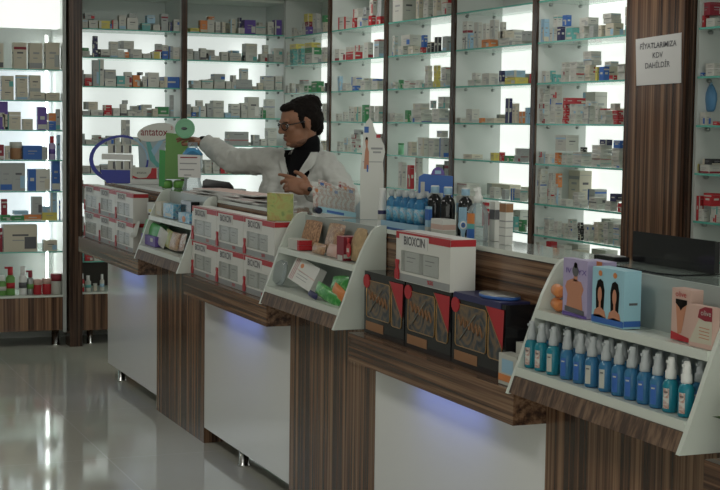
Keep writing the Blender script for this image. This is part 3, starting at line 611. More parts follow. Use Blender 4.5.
# small cartons by the near rack
g = G(); rs = random.Random(3)
for k, (xa, xb, h, c) in enumerate(((2.03, 2.07, .09, 'w'), (2.08, 2.13, .12, 'w'), (2.134, 2.17, .14, 's'))):
    g = G(); a, b = 3.79, 3.90 - .01 * k; g.box(xa, xb, a, b, .8545, .8545 + h, 'c_' + c); q = .0007
    g.poly([(xa - q, b, .865), (xa - q, a, .865), (xa - q, a, .885), (xa - q, b, .885)], 'c_o'); g.poly([(xa - q, b - .02, .89), (xa - q, a + .02, .89), (xa - q, a + .02, .93), (xa - q, b - .02, .93)], 'c_l')
    g.poly([(xa, a - q, .87), (xb, a - q, .87), (xb, a - q, .90), (xa, a - q, .90)], 'c_l')
    mk('small_carton', g, tagd=(['small pale carton with an orange foot on the ledge edge beside the black gift set', 'middle small pale carton between gift set and spray rack', 'grey small carton against the upstand beside the spray rack'][k], 'carton', 'small cartons beside the spray rack'))
# ------------------------------------------------------------------ spray bottles
def spray(name, label, loc, liquid, lab, cap, grp, sc=1.0):
    e = empty(name, loc, label, 'spray bottle', grp); x, y, z = loc; s = sc
    g = G(); g.lathe(x, y, [(.019 * s, z + .001), (.0215 * s, z + .006 * s), (.0215 * s, z + .072 * s), (.017 * s, z + .085 * s), (.009 * s, z + .092 * s), (.009 * s, z + .097 * s)], liquid, 18); mk('bottle', g, e)
    g = G(); r = .0221 * s; lw = .42; b0 = len(g.v); n = 6
    a0 = math.atan2(-y, -x)  # label turned to the shop
    a0 = pi + .42
    for i in range(n + 1):
        t = a0 - lw + 2 * lw * i / n
        for zz in (.012, .066): g.v.append((x + r * cos(t), y + r * sin(t), z + zz * s))
    for i in range(n): g.face((b0 + 2 * i, b0 + 2 * i + 2, b0 + 2 * i + 3, b0 + 2 * i + 1), lab, True)
    r += .0004; b0 = len(g.v)
    for i in range(n + 1):
        t = a0 - lw * .6 + 2 * lw * .6 * i / n
        for zz in (.054, .058): g.v.append((x + r * cos(t), y + r * sin(t), z + zz * s))
    for i in range(n): g.face((b0 + 2 * i, b0 + 2 * i + 2, b0 + 2 * i + 3, b0 + 2 * i + 1), 'ink' if lab != 'c_b' else 'c_w', True)
    mk('label_wrap', g, e)
    g = G(); g.lathe(x, y, [(.0145 * s, z + .090 * s), (.0155 * s, z + .094 * s), (.0150 * s, z + .111 * s), (.0115 * s, z + .115 * s), (.0108 * s, z + .134 * s), (.008 * s, z + .147 * s)], cap, 16)
    g.box(x - .014 * s, x + .008 * s, y - .004 * s, y + .004 * s, z + .133 * s, z + .140 * s, cap); mk('spray_pump', g, e)
    return e
tp = [(531, 'liquid_teal', 'art_sachet', 'grey_plastic'), (541, 'liquid_teal', 'art_sachet', 'grey_plastic'), (553, 'liquid_teal', 'c_w', 'grey_plastic'), (567, 'liquid_blue', 'c_b', 'grey_plastic'), (580, 'liquid_blue', 'c_b', 'grey_plastic'), (592, 'liquid_blue', 'c_w', 'grey_plastic'), (606, 'liquid_blue', 'c_w', 'grey_plastic'),
      (619, 'liquid_blue', 'c_b', 'grey_plastic'), (632, 'liquid_blue', 'c_b', 'grey_plastic'), (645, 'liquid_blue', 'c_b', 'grey_plastic'), (658, 'liquid_blue', 'c_b', 'grey_plastic'), (671, 'liquid_teal', 'art_sachet', 'white_plastic'), (687, 'liquid_teal', 'art_sachet', 'white_plastic')]
base = {}
for k, (x, lq, lb, cp) in enumerate(tp):
    y = at(x, 370, X=2.03).y; X = 2.03
    lab = '%s spray bottle with %s label, %s from the gift set end, front row' % ('teal' if 'teal' in lq else 'blue', {'c_w': 'white', 'c_b': 'blue', 'art_sachet': 'red-printed'}[lb], ORD[k])
    key = (lq, lb, cp)
    if key not in base: base[key] = spray('spray_bottle', lab, (X, y, .929), lq, lb, cp, 'spray bottles in the near rack', .89)
    else:
        o = copytree(base[key], (X, y, .929)); o['label'] = lab
for k in range(14):
    y = 3.71 - .0565 * k
    if y < 2.93: break
    o = copytree(base[('liquid_blue', 'c_b', 'grey_plastic')], (2.082, y, .926)); o['label'] = 'blue spray bottle, %s from the gift set end, back row of the rack' % ORD[k]
# ------------------------------------------------------------------ upper shelf of the near rack
ZU = 1.0905
def frontbox(name, label, cat, xa, xb, X, z, h, dep, body, grp=None, parts=None, yaw=0):
    ya = at(xa, 300, X=X).y; yb = at(xb, 300, X=X).y
    e = empty(name, (X, (ya + yb) / 2, z), label, cat, grp)
    g = G(); g.box(X, X + dep, yb, ya, z, z + h, body); mk('carton', g, e)
    e['_'] = 0; del e['_']
    return e, ya, yb
for k, (z0, r) in enumerate(((1.103, .017), (1.141, .017))):
    g = G(); g.tube([(2.075, 3.715 - .09, z0 + .006), (2.078, 3.715 - .075, z0 + .006), (2.10, 3.715 - .02, z0 + .006), (2.11, 3.715, z0 + .006)], [r * .6, r, r, r * .7], 'c_o', 12)
    mk('orange_tube', g, tagd=('orange tube lying %s on the rack beside the lilac box' % ('below' if k == 0 else 'above'), 'tube', 'orange tubes'))
e, ya, yb = frontbox('back_support_carton', 'lilac carton picturing a bare back with a dark bun', 'carton', 562.7, 587, 2.070, ZU, .155, .026, 'lilac')
X = 2.0695
def fp(X, ya, yb, z, h): return lambda a, b: (X, ya + (yb - ya) * a, z + h * b)
def shape(g, fn, pts, mat): g.poly([fn(*p) for p in pts], mat)
def circ(cx, cy, rx, ry, n=16, a0=0, a1=2 * pi): return [(cx + rx * cos(a0 + (a1 - a0) * i / n), cy + ry * sin(a0 + (a1 - a0) * i / n)) for i in range(n)]
fn = fp(X, ya, yb, ZU, .155); g = G()
shape(g, fn, [(.15, .1), (.2, .38), (.1, .5), (.16, .6), (.40, .66), (.46, .66), (.75, .62), (.86, .5), (.78, .38), (.84, .1)], 'fleshink'); shape(g, fn, [(.44, .62), (.44, .72), (.60, .72), (.60, .62)], 'fleshink')
fn2 = fp(X - .0006, ya, yb, ZU, .155); shape(g, fn2, circ(.52, .80, .13, .10), 'ink'); shape(g, fn2, circ(.52, .90, .07, .05), 'hair'); shape(g, fn2, [(.1, .08), (.9, .04), (.9, .13), (.1, .17)], 'ink'); shape(g, fn2, [(0, 0), (1, 0), (1, .05), (0, .07)], 'c_p'); mk('printed_figure', g, e)
text('IV', .020, 'c_p', (X - .0012, ya + (yb - ya) * .24, ZU + .122), FR_U, FR_V, e, sx=1.8); text('YX', .020, 'c_p', (X - .0012, ya + (yb - ya) * .80, ZU + .122), FR_U, FR_V, e, sx=1.8)
e, ya, yb = frontbox('lice_comb_carton', 'sky blue carton picturing two long-haired women', 'carton', 592, 624, 2.060, ZU, .147, .05, 'skyblue')
X = 2.0595; fn = fp(X, ya, yb, ZU, .147); fn2 = fp(X - .0005, ya, yb, ZU, .147); fn3 = fp(X - .001, ya, yb, ZU, .147); g = G()
for c in (.26, .72):
    shape(g, fn, [(c - .12, .25), (c - .14, .6), (c - .09, .76), (c, .80), (c + .09, .76), (c + .14, .6), (c + .12, .25)], 'hair')
    shape(g, fn2, [(c - .20, .12), (c - .16, .24), (c - .03, .30), (c - .03, .42), (c + .03, .42), (c + .03, .30), (c + .16, .24), (c + .20, .12)], 'fleshink')
    shape(g, fn3, circ(c, .52, .065, .14), 'fleshink'); shape(g, fn2, circ(c, .90, .06, .05), 'c_o')
shape(g, fn2, [(0, .02), (1, .02), (1, .12), (.7, .16), (.5, .11), (.25, .17), (0, .14)], 'c_b'); mk('printed_figures', g, e)
g = G(); q = .0006; g.poly([(2.06, yb - q, ZU + .005), (2.11, yb - q, ZU + .005), (2.11, yb - q, ZU + .02), (2.06, yb - q, ZU + .02)], 'c_b'); g.poly([(2.075, yb - q, ZU + .06), (2.10, yb - q, ZU + .06), (2.10, yb - q, ZU + .066), (2.075, yb - q, ZU + .066)], 'ink'); mk('side_print', g, e)
g = G(); y9 = at(602, 300, X=2.13).y; g.box(2.128, 2.166, y9 - .01, y9 + .09, ZU, ZU + .15, 'lilac'); g.poly([(2.1275, y9 + .03, ZU + .13), (2.1275, y9, ZU + .13), (2.1275, y9, ZU + .15), (2.1275, y9 + .03, ZU + .15)], 'c_o')
mk('carton', g, tagd=('lilac carton with orange corner half hidden behind the two front cartons', 'carton'))
e, ya, yb = frontbox('hair_removal_carton', 'pink carton picturing legs and black underwear', 'carton', 672, 691, 2.085, ZU, .125, .035, 'pinkish')
X = 2.0845; fn = fp(X, ya, yb, ZU, .125); fn2 = fp(X - .0005, ya, yb, ZU, .125); g = G()
shape(g, fn, [(.35, .12), (.25, .6), (.22, .74), (.80, .74), (.72, .55), (.55, .15)], 'fleshink'); shape(g, fn2, [(.22, .72), (.22, .80), (.82, .80), (.82, .72), (.58, .64), (.5, .58), (.42, .64)], 'hair'); shape(g, fn2, [(0, 0), (1, 0), (1, .08), (0, .16)], 'c_r'); mk('printed_figure', g, e)
text('olive', .02, 'c_r', (X - .0012, (ya + yb) / 2, ZU + .112), FR_U, FR_V, e, sx=1.2)
e, ya, yb = frontbox('wax_carton', 'pink and cream carton with dark red arched top at the rack end', 'carton', 690, 713, 2.062, ZU, .098, .02, 'pinkish')
X = 2.0615; fn = fp(X, ya, yb, ZU, .098); fn2 = fp(X - .0005, ya, yb, ZU, .098); g = G()
shape(g, fn, [(.02, .1), (.45, .72), (1, .66), (1, .12)], 'c_c'); shape(g, fn2, [(.38, .72), (.45, .92), (.7, 1.0), (1, 1.0), (1, .68), (.7, .66)], 'c_m')
for t in (.5, .42, .34, .26): shape(g, fn2, [(.45, t), (.9, t - .01), (.9, t - .03), (.45, t - .02)], 'fleshink')
mk('printed_label', g, e); text('olive', .018, 'c_w', (X - .0012, ya + (yb - ya) * .74, ZU + .083), FR_U, FR_V, e, sx=1.2)
# ------------------------------------------------------------------ contents of the middle rack
def Y2(x, X=2.08): return at(x, 260, X=X).y
for k, z in enumerate((1.0912, 1.1118)):
    g = G(); ya, yb = Y2(292), Y2(303); g.box(2.062, 2.12, yb, ya, z, z + .02, 'c_w'); g.poly([(2.0615, yb + .02, z), (2.0615, yb, z), (2.0615, yb, z + .02), (2.0615, yb + .02, z + .02)], 'c_r'); g.poly([(2.062, yb - .0006, z), (2.12, yb - .0006, z), (2.12, yb - .0006, z + .02), (2.062, yb - .0006, z + .02)], 'c_r')
    mk('small_carton', g, tagd=('small white and red carton, %s of two stacked in the snack rack' % ('lower', 'upper')[k], 'carton', 'white red cartons in the snack rack'))
def pouch(label, x, zc_, hw, hh, ht, mat, X, tilt=0, grp=None, cat='packet', name='snack_packet', lean=.25, yr=0, rx=260):
    y = at(x, rx, X=X).y; u = Vector((0, -cos(tilt), sin(tilt))) * hw; v = Vector((lean * cos(tilt), sin(tilt), cos(tilt))) * hh
    n = u.cross(v).normalized() * ht; g = G(); g.pillow((X, y, zc_), u, v, n, mat); return mk(name, g, tagd=(label, cat, grp))
pouch('brown wicker-patterned packet at the back of the snack rack', 311, 1.150, .10, .058, .014, 'wicker', 2.135)
pouch('brown and gold snack packet standing in the upper snack rack', 334, 1.154, .09, .060, .012, 'art_snack', 2.125)
pouch('low brown speckled packet lying before the others in the upper snack rack', 319, 1.112, .07, .021, .012, 'art_snack', 2.085)
pouch('reddish packet beside the dark red box in the upper snack rack', 333, 1.117, .06, .024, .010, 'pinkish', 2.085)
g = G(); ya, yb = Y2(339), Y2(346); g.box(2.07, 2.13, yb, ya, 1.0912, 1.18, 'c_m'); g.poly([(2.0694, ya - .01, 1.09), (2.0694, yb + .01, 1.09), (2.0694, yb + .01, 1.11), (2.0694, ya - .01, 1.11)], 'c_w'); g.poly([(2.07, yb - .0006, 1.10), (2.13, yb - .0006, 1.10), (2.13, yb - .0006, 1.115), (2.07, yb - .0006, 1.115)], 'c_w')
mk('tall_carton', g, tagd=('tall dark red carton standing in the snack rack', 'carton'))
e = empty('kraft_bag', (2.10, Y2(354), 1.085), 'brown paper bag with a red tag at the near side of the snack rack', 'bag')
g = G(); yc = Y2(354); g.pillow((2.10, yc, 1.156), (0, -.055, 0), (.012, 0, .062), (-.022, 0, .004), 'kraft'); mk('bag', g, e)
g = G(); g.prism([(yc + .03 + .02 * cos(t * pi / 8), 1.135 + .026 * sin(t * pi / 8)) for t in range(16)], 'x', 2.068, 2.072, 'c_r'); g.prism([(yc + .035, 1.155), (yc + .045, 1.18), (yc + .02, 1.18)], 'x', 2.068, 2.072, 'c_r'); g.box(2.0665, 2.068, yc + .02, yc + .04, 1.128, 1.142, 'c_w'); mk('red_tag', g, e)
pouch('clear plastic bag of white cloths at the far side of the lower snack rack', 279, .985, .075, .05, .022, 'plastic_clear', 2.05, rx=290)
e = empty('white_carton', (2.07, at(302, 290, X=2.06).y, .945), 'white carton with red lines leaning back in the lower snack rack', 'carton')
c = Vector((2.075, at(303, 290, X=2.06).y, .9995)); u = Vector((0, -cos(.12), -sin(.12))); v = Vector((.42, -sin(.12) * .9, .9)).normalized(); n = u.cross(v).normalized()
g = G(); hw, hh, ht = .13, .050, .016; pts = [c + u * a * hw + v * b * hh + n * d * ht for d in (1, -1) for a, b in ((-1, -1), (1, -1), (1, 1), (-1, 1))]
for idx in ((0, 1, 2, 3), (7, 6, 5, 4), (0, 4, 5, 1), (1, 5, 6, 2), (2, 6, 7, 3), (3, 7, 4, 0)): g.poly([pts[i] for i in idx], 'c_w2')
mk('carton', g, e)
nn = n if n.x < 0 else -n
g = G()
def on(a, b, t=.0007): return c + u * a * hw + v * b * hh + nn * (ht + t)
for t in (-.86, -.74, -.62): g.poly([on(t, -.9), on(t + .03, -.9), on(t + .03, .9), on(t, .9)], 'c_r')
for t in (-.55, -.3, -.05): g.poly([on(-.4, t), on(.5, t), on(.5, t + .05), on(-.4, t + .05)], 'ink_l')
g.poly([on(-.3 + .14 * cos(i * pi / 4), .45 + .2 * sin(i * pi / 4)) for i in range(8)], 'c_o'); g.poly([on(-.55, .02), on(1, -.08), on(1, -.02), on(-.55, .08)], 'pinkish'); mk('printed_label', g, e)
pouch('bright green glossy packet standing in the lower snack rack', 339, .985, .085, .045, .014, 'art_green', 2.075, .1, 'green packets', rx=285)
pouch('flat green packet lying across the front of the lower snack rack', 328, .958, .13, .026, .012, 'art_green', 2.04, -.12, 'green packets', rx=297)
pouch('orange packet tucked between the green ones', 339, .975, .06, .022, .012, 'c_o', 2.05, -.25, rx=295)
pouch('small dark blue packet at the front of the lower snack rack', 313, .945, .045, .012, .010, 'c_n', 2.02, -.1, rx=296)
# contents of the far rack
def Y1(x, X=2.09): return at(x, 225, X=X).y
for (xa, xb, h, col, lab) in ((150, 157, .062, 'c_w', 'small white jar box on the far rack upper shelf'), (158, 164, .075, 'c_c', 'cream tall carton on the far rack upper shelf'), (166, 176, .075, 'art_blue', 'silvery blue packet box on the far rack upper shelf'), (177, 187, .10, 'black_gloss', 'black box behind the blue boxes on the far rack'),):
    ya, yb = Y1(xa, 2.10), Y1(xb, 2.10); X = 2.12 if col == 'black_gloss' else 2.085
    g = G(); g.box(X, X + .045, yb, ya, 1.0912, 1.0912 + h, col); g.box(X - .0008, X, yb + .2 * (ya - yb), ya - .2 * (ya - yb), 1.10, 1.115, 'c_w' if col != 'c_w' else 'c_y'); mk('small_carton', g, tagd=(lab, 'carton'))
g = G(); ya, yb = Y1(178, 2.06), Y1(189, 2.06); g.box(2.062, 2.11, yb, ya, 1.0912, 1.140, 'art_blue'); g.prism([((ya + yb) / 2 + .03 * cos(t * pi / 5), 1.11 + .016 * sin(t * pi / 5)) for t in range(10)], 'x', 2.0605, 2.062, 'c_o')
mk('small_carton', g, tagd=('blue box with an orange flower at the near end of the far rack', 'carton'))
pouch('bright green packets leaning at the far end of the far rack', 152, .998, .19, .052, .014, 'green_b', 2.065, -.06, rx=235)
pouch('second green packet beside the purple box on the far rack', 161, 1.00, .15, .045, .010, 'green_b', 2.11, -.1, rx=235)
g = G(); ya, yb = Y1(143, 2.04), Y1(157, 2.04); g.box(2.03, 2.06, yb, ya, .932, .985, 'c_p'); g.box(2.029, 2.03, yb + .05, yb + .1, .955, .975, 'c_w'); mk('purple_carton', g, tagd=('dark purple carton lying on the far rack lower shelf', 'carton'))
for k, (x, m, lab) in enumerate(((162, 'c_w', 'white packet beside the purple carton on the far rack'), (169, 'art_tea', 'olive packet standing mid lower shelf of the far rack'), (175, 'art_snack', 'orange brown packet on the lower shelf of the far rack'), (181, 'art_sachet', 'pale red-printed packet by the near side of the far rack'), (135, 'c_w', 'white sachet with red dots at the far side of the far rack'))):
    pouch(lab, x, .985, .085, .045, .010, m, 2.06 + .012 * (k % 2), .08 * (k - 2), rx=240)
# ------------------------------------------------------------------ things on the counter top
ZT = 1.2195
class Fr:
    """upright frame turned to the shop door: pixel-scaled drawing board at a real spot on the counter"""
    def __init__(s, ox, oy, X, z=ZT):
        s.o = at(ox, oy, X=X); s.zr = s.o.z; s.z0 = z; s.o.z = z; s.ox, s.oy = ox, oy; s.u = Vector((CX.x, CX.y, 0)).normalized(); s.n = Vector((-CD.x, -CD.y, 0)).normalized()
        s.k = (s.o - Vector((0, 0, H))).dot(CD) / F
    def p(s, x, y, d=0): return s.o + s.u * (x - s.ox) * s.k + Vector((0, 0, (.0006 if y > s.oy - .6 else max(s.zr - s.z0 + (s.oy - y) * s.k, .0008)))) + s.n * d
    def slab(s, g, pts, d0, d1, mat, cap=None):
        n = len(pts); b = len(g.v)
        g.v += [tuple(s.p(x, y, d0)) for x, y in pts] + [tuple(s.p(x, y, d1)) for x, y in pts]
        for i in range(n): j = (i + 1) % n; g.face((b + i, b + j, b + n + j, b + n + i), mat)
        g.face(range(b, b + n), cap or mat); g.face(tuple(b + n + i for i in range(n))[::-1], cap or mat)
    def txt(s, t, size, mat, x, y, d, par, **k): return text(t, size, mat, s.p(x, y, d), s.u, (0, 0, 1), par, **k)
def arc(cx, cy, rx, ry, a0, a1, n=14): return [(cx + rx * cos(radians(a0 + (a1 - a0) * i / n)), cy - ry * sin(radians(a0 + (a1 - a0) * i / n))) for i in range(n + 1)]
f = Fr(128, 186, 2.17)
e = empty('counter_display', f.o, 'blue oval cardboard counter display with white header and small boxes', 'display stand')
g = G(); out = [(x - (6 if x < 112 else 0) * (112 - x) / 18, y) for x, y in arc(122, 160, 27, 25, 0, 360, 28)[:-1]]; inn = [(x - (6 if x < 112 else 0) * (112 - x) / 18, y) for x, y in arc(122.5, 159.5, 24.6, 22, 0, 360, 28)[:-1]]
b = len(g.v); N = len(out)
for d in (0, .012):
    for q in (out, inn): g.v += [tuple(f.p(x, y, d)) for x, y in q]
for i in range(N):
    j = (i + 1) % N
    g.face((b + 2 * N + i, b + 2 * N + j, b + 3 * N + j, b + 3 * N + i), 'violet_blue' if i > 4 else 'c_l'); g.face((b + i, b + N + i, b + N + j, b + j), 'c_w2'); g.face((b + i, b + j, b + 2 * N + j, b + 2 * N + i), 'c_w2'); g.face((b + N + i, b + 3 * N + i, b + 3 * N + j, b + N + j), 'c_p')
mk('oval_frame', g, e)
g = G(); f.slab(g, [(140, 184), (138, 146), (143, 139), (160, 138), (165, 144), (163, 184)], -.006, 0, 'flap'); f.slab(g, [(146, 142), (150, 141), (156, 160), (162, 166), (157, 167), (150, 160)], 0, .001, 'c_t'); f.slab(g, [(160, 139), (163, 141), (154, 156), (151, 150)], 0, .0012, 'c_l'); mk('side_board', g, e)
g = G(); f.slab(g, [(x, y - (x - 156) * .16) for x, y in arc(156, 132, 19, 9, 0, 360, 22)[:-1]], 0, .004, 'c_w2'); mk('header', g, e)
f.txt('antatox', .066, 'c_m', 154, 132, .005, e, sx=.8, bold=.0006); f.txt('3', .03, 'c_r', 171.5, 128, .005, e)
g = G(); f.slab(g, [(103, 154), (133, 154.5), (133, 160), (103, 159.5)], .0, .05, 'paper'); mk('shelf', g, e)
g = G(); f.slab(g, [(101, 170), (136, 170), (131, 183), (108, 183)], .0, .045, 'violet_blue'); mk('tray', g, e)
g = G(); f.slab(g, [(131.5, 186), (131.5, 160), (133, 160), (133, 186)], .0, .05, 'paper'); f.slab(g, [(133, 178.6), (163, 178.6), (163, 187), (132, 186)], 0, .055, 'paper'); mk('stand', g, e)
for k, x in enumerate((109, 117, 125)):
    for r, y in enumerate((153.5, 169.8)):
        g = G(); f.slab(g, [(x, y), (x, y - 9), (x + 7, y - 9), (x + 7, y)], .012, .042, 'c_w'); f.slab(g, [(x + 5, y - 1), (x + 5, y - 8), (x + 7, y - 8), (x + 7, y - 1)], .042, .0425, 'ink')
        mk('boxed_tablets', g, tagd=('small dark-edged carton, %s on the %s tier of the blue oval display' % (ORD[k], ('upper', 'lower')[r]), 'carton', 'cartons in the oval display'))
g = G(); f.slab(g, [(133.5, 178), (133.5, 167), (158, 167), (158, 178)], .012, .06, 'c_w'); f.slab(g, [(134, 178), (134, 175), (140, 177.5), (148, 177), (152, 172), (153, 167.5), (158, 167.5), (158, 178)], .06, .061, 'c_r')
o = mk('tablet_carton', g, tagd=('white carton with a red wave print at the foot of the oval display', 'carton')); f.txt('antatox', .024, 'ink', 143, 172, .0618, o, sx=.8)
g = G(); f.slab(g, [(160, 152), (166, 152), (165, 186), (160, 186)], -.02, .0, 'c_w'); 
# green carton figure
f = Fr(179, 188, 2.30)
e = empty('green_display_box', f.o, 'tall green box with two round green feet held by the pharmacist', 'box')
g = G(); f.slab(g, [(165.5, 179), (166.5, 133), (188, 135), (188, 179)], -.04, .035, 'green_d'); mk('box', g, e)
g = G(); f.slab(g, [(159.5, 186.5), (160, 150), (165.8, 151), (165.8, 186.5)], -.03, .03, 'green_b'); mk('side_box', g, e)
for x in (167, 179): g = G(); c = f.p(x, 186.5); g.lathe(c.x, c.y, [(.026, ZT + .001), (.033, ZT + .012), (.033, ZT + .036), (.024, ZT + .0475)], 'lime', 18); mk('foot', g, e)
# clear jar with a note
f = Fr(192, 191, 2.25); c = f.p(192, 190, -.02)
e = empty('clear_jar', f.o, 'clear plastic jar with blue lid strap and a printed paper note', 'jar')
k = f.k; g = G(); g.lathe(c.x, c.y, [(9 * k, ZT + .001), (10.5 * k, ZT + .02), (8 * k, ZT + 12 * k), (10 * k, ZT + 24 * k), (10 * k, ZT + 38 * k), (5 * k, ZT + 44 * k), (5 * k, ZT + 50 * k)], 'plastic_clear', 20); mk('jar', g, e)
g = G(); g.lathe(c.x, c.y, [(5.4 * k, ZT + 44.5 * k), (10.2 * k, ZT + 38.5 * k), (10.3 * k, ZT + 37 * k), (5.6 * k, ZT + 43 * k)], 'liquid_blue', 18); mk('collar', g, e)
g = G(); f.slab(g, [(178.5, 154.5), (200.5, 155), (201.5, 177.5), (179, 177)], .04, .0412, 'paper'); mk('paper_note', g, e)
g = G(); q_ = .0412
for (ya_, xa_, xb_, m_) in ((158, 181, 198, 'c_m'), (164, 180.5, 197.5, 'ink_l'), (170, 180.5, 195, 'ink_l'), (175.5, 185, 192, 'ink_l')): f.slab(g, [(xa_, ya_), (xa_, ya_ - 1.2), (xb_, ya_ - 1.2), (xb_, ya_)], q_, q_ + .0006, m_)
mk('printed_lines', g, e)
# dark monitor behind the jar
f = Fr(217, 192, 2.352); e = empty('till_screen', f.p(217, 191), 'dark slanted till screen behind the clear jar', 'screen')
g = G(); f.slab(g, [(202, 190), (203, 181), (206, 179), (229, 182), (233, 186), (235, 191)], -.012, .012, 'black_gloss'); mk('screen', g, e)
g = G(); f.slab(g, [(214, 193), (215, 189), (221, 189), (222, 193)], -.03, -.012, 'black_gloss'); mk('stand', g, e)
# magazines
mg = [(7.86, 6.62, 'art_mag', .010, .02), (7.80, 6.70, 'art_mag', .009, -.04), (7.60, 6.55, 'wood_post', .006, .05), (7.70, 6.9, 'art_mag', .010, -.02), (7.50, 6.75, 'pinkish', .006, .06)]
z = ZT
for k, (ya, yb, m, t, rot) in enumerate(mg):
    g = G(); c = Vector((2.255, (ya + yb) / 2)); L = (ya - yb) / 2; pts = [(c.x + (x * cos(rot) - y * sin(rot)), c.y + (x * sin(rot) + y * cos(rot))) for x, y in ((-.075, -L), (.075, -L), (.075, L), (-.075, L))]
    g.prism(pts, 'z', z + .0004, z + t, 'paper', m); z += t
    mk('magazine', g, tagd=('%s in the pile of brochures behind the middle shampoo packs' % (['lowest wide pink-printed brochure', 'second pink-printed brochure from below', 'thin dark brown folder', 'fourth printed brochure', 'topmost plain pinkish brochure'][k]), 'brochure', 'brochure pile'))
# tea box
f = Fr(280, 217, 2.09, 1.1895); g = G(); f.slab(g, [(267, 216.5), (267, 193), (293, 194), (293, 216.5)], -.05, .0, 'art_tea', 'art_tea'); e = mk('tea_box', g, tagd=('yellow and green box standing on the near top shampoo pack', 'box'))
g = G(); f.slab(g, [(272, 193.2), (288, 193.8), (288, 193.3), (272, 192.8)], -.04, -.01, 'paper'); mk('lid', g, e)
# sachet display
f = Fr(340, 218, 2.262)
e = empty('sachet_display', f.o, 'clear box of printed sachets with a pale blue front strip', 'display box')
g = G(); f.slab(g, [(318, 212), (318, 206), (356, 212), (356, 218)], .03, .034, 'skyblue'); f.slab(g, [(327, 212), (327, 209.5), (344, 212.5), (344, 215)], .034, .0345, 'c_b'); mk('front_strip', g, e)
g = G(); f.slab(g, [(318, 209), (318, 184), (356, 190), (356, 215)], .028, .0295, 'film'); mk('clear_front', g, e)
g = G(); f.slab(g, [(350, 213), (378, 177), (379, 187), (379, 219), (356, 218)], .01, .016, 'flap'); mk('side_flap', g, e)
g = G(); f.slab(g, [(316, 214), (318, 213), (357, 218), (357, 221), (316, 217)], -.04, .04, 'paper'); mk('base', g, e)
for k in range(8):
    x = 313 + 4.8 * k; y = 208 + .6 * k; h = 22 + (k * 7 % 9)
    g = G(); f.slab(g, [(x, y), (x - 1 + (k % 3), y - h), (x + 7 + (k % 3), y - h + 2), (x + 8, y)], -.02 + .005 * k - .0, -.018 + .005 * k + .0015, 'art_sachet')
    f.slab(g, [(x + 2, y - h + 6), (x + 2, y - h + 3), (x + 6, y - h + 4), (x + 6, y - h + 7)], -.0165 + .005 * k, -.016 + .005 * k, ['c_o', 'c_b', 'c_m'][k % 3])
    mk('sachet', g, tagd=('printed sachet standing in the clear sachet box, %s from the pharmacist' % ORD[k], 'sachet', 'sachets in the clear box'))
g = G(); c = f.p(317, 213, .03); g.tube([c + Vector((0, .02, .012)), c + Vector((0, -.03, .012))], .013, 'navy_pot', 12); mk('dark_roll', g, tagd=('small dark roll lying beside the sachet box', 'roll'))
# header stand with a woman figure
f = Fr(371, 222, 2.33)
e = empty('figure_stand', f.o, 'tall white cardboard stand with curved sides and a standing figure print', 'display stand')
g = G(); f.slab(g, [(360, 222), (359.5, 170), (361, 155), (362, 135), (365, 122), (368, 118), (371, 122), (374, 132), (379, 137), (383, 145), (384, 152), (382, 162), (383, 175), (383, 222)], -.004, .0, 'c_w2'); mk('board', g, e)
g = G(); f.slab(g, [(363, 127), (367.5, 127), (367.5, 133), (363, 133)], 0, .0006, 'c_b'); f.slab(g, [(363, 169), (364, 152), (365, 147), (364, 141), (365.5, 137), (367, 141), (366.5, 147), (368, 152), (368, 169)], 0, .0008, 'fleshink'); f.slab(g, [(364.2, 141), (364.4, 138), (365.5, 137), (366.8, 138), (366.8, 141), (365.5, 139.5)], .0008, .0012, 'hair'); f.slab(g, [(362, 161.5), (381, 161.5), (381, 162.3), (362, 162.3)], 0, .0006, 'ink_l'); f.slab(g, [(375, 134.5), (379, 134.5), (379, 138), (375, 138)], 0, .0006, 'c_r'); f.slab(g, [(366, 165), (367.5, 165), (367.5, 172), (366, 172)], 0, .0012, 'c_b'); mk('printed_figure', g, e)
g = G(); f.slab(g, [(370, 147.6), (381.5, 147.6), (381.5, 149.6), (370, 149.6)], 0, .0007, 'ink_l'); f.slab(g, [(372, 151.4), (380, 151.4), (380, 153.2), (372, 153.2)], 0, .0007, 'ink_l'); mk('printed_lines', g, e)
def bottle(label, x, y, X, prof, mats, grp=None, n=16, name='bottle', z=ZT, cat='bottle'):
    c = at(x, y, X=X); g = G(); g.lathe(c.x, c.y, [(r, z + .0008 + h) for r, h in prof], mats, n); return mk(name, g, tagd=(label, cat, grp)), c
bottle('white roll-on bottle with a dark blue band before the blue bottles', 382, 224, 2.215, [(.015, 0), (.0165, .004), (.0165, .022), (.0165, .045), (.0165, .06), (.014, .064), (.0135, .132), (.012, .142)], ['white_plastic', 'white_plastic', 'c_w', 'c_n', 'white_plastic', 'white_plastic', 'white_plastic'])
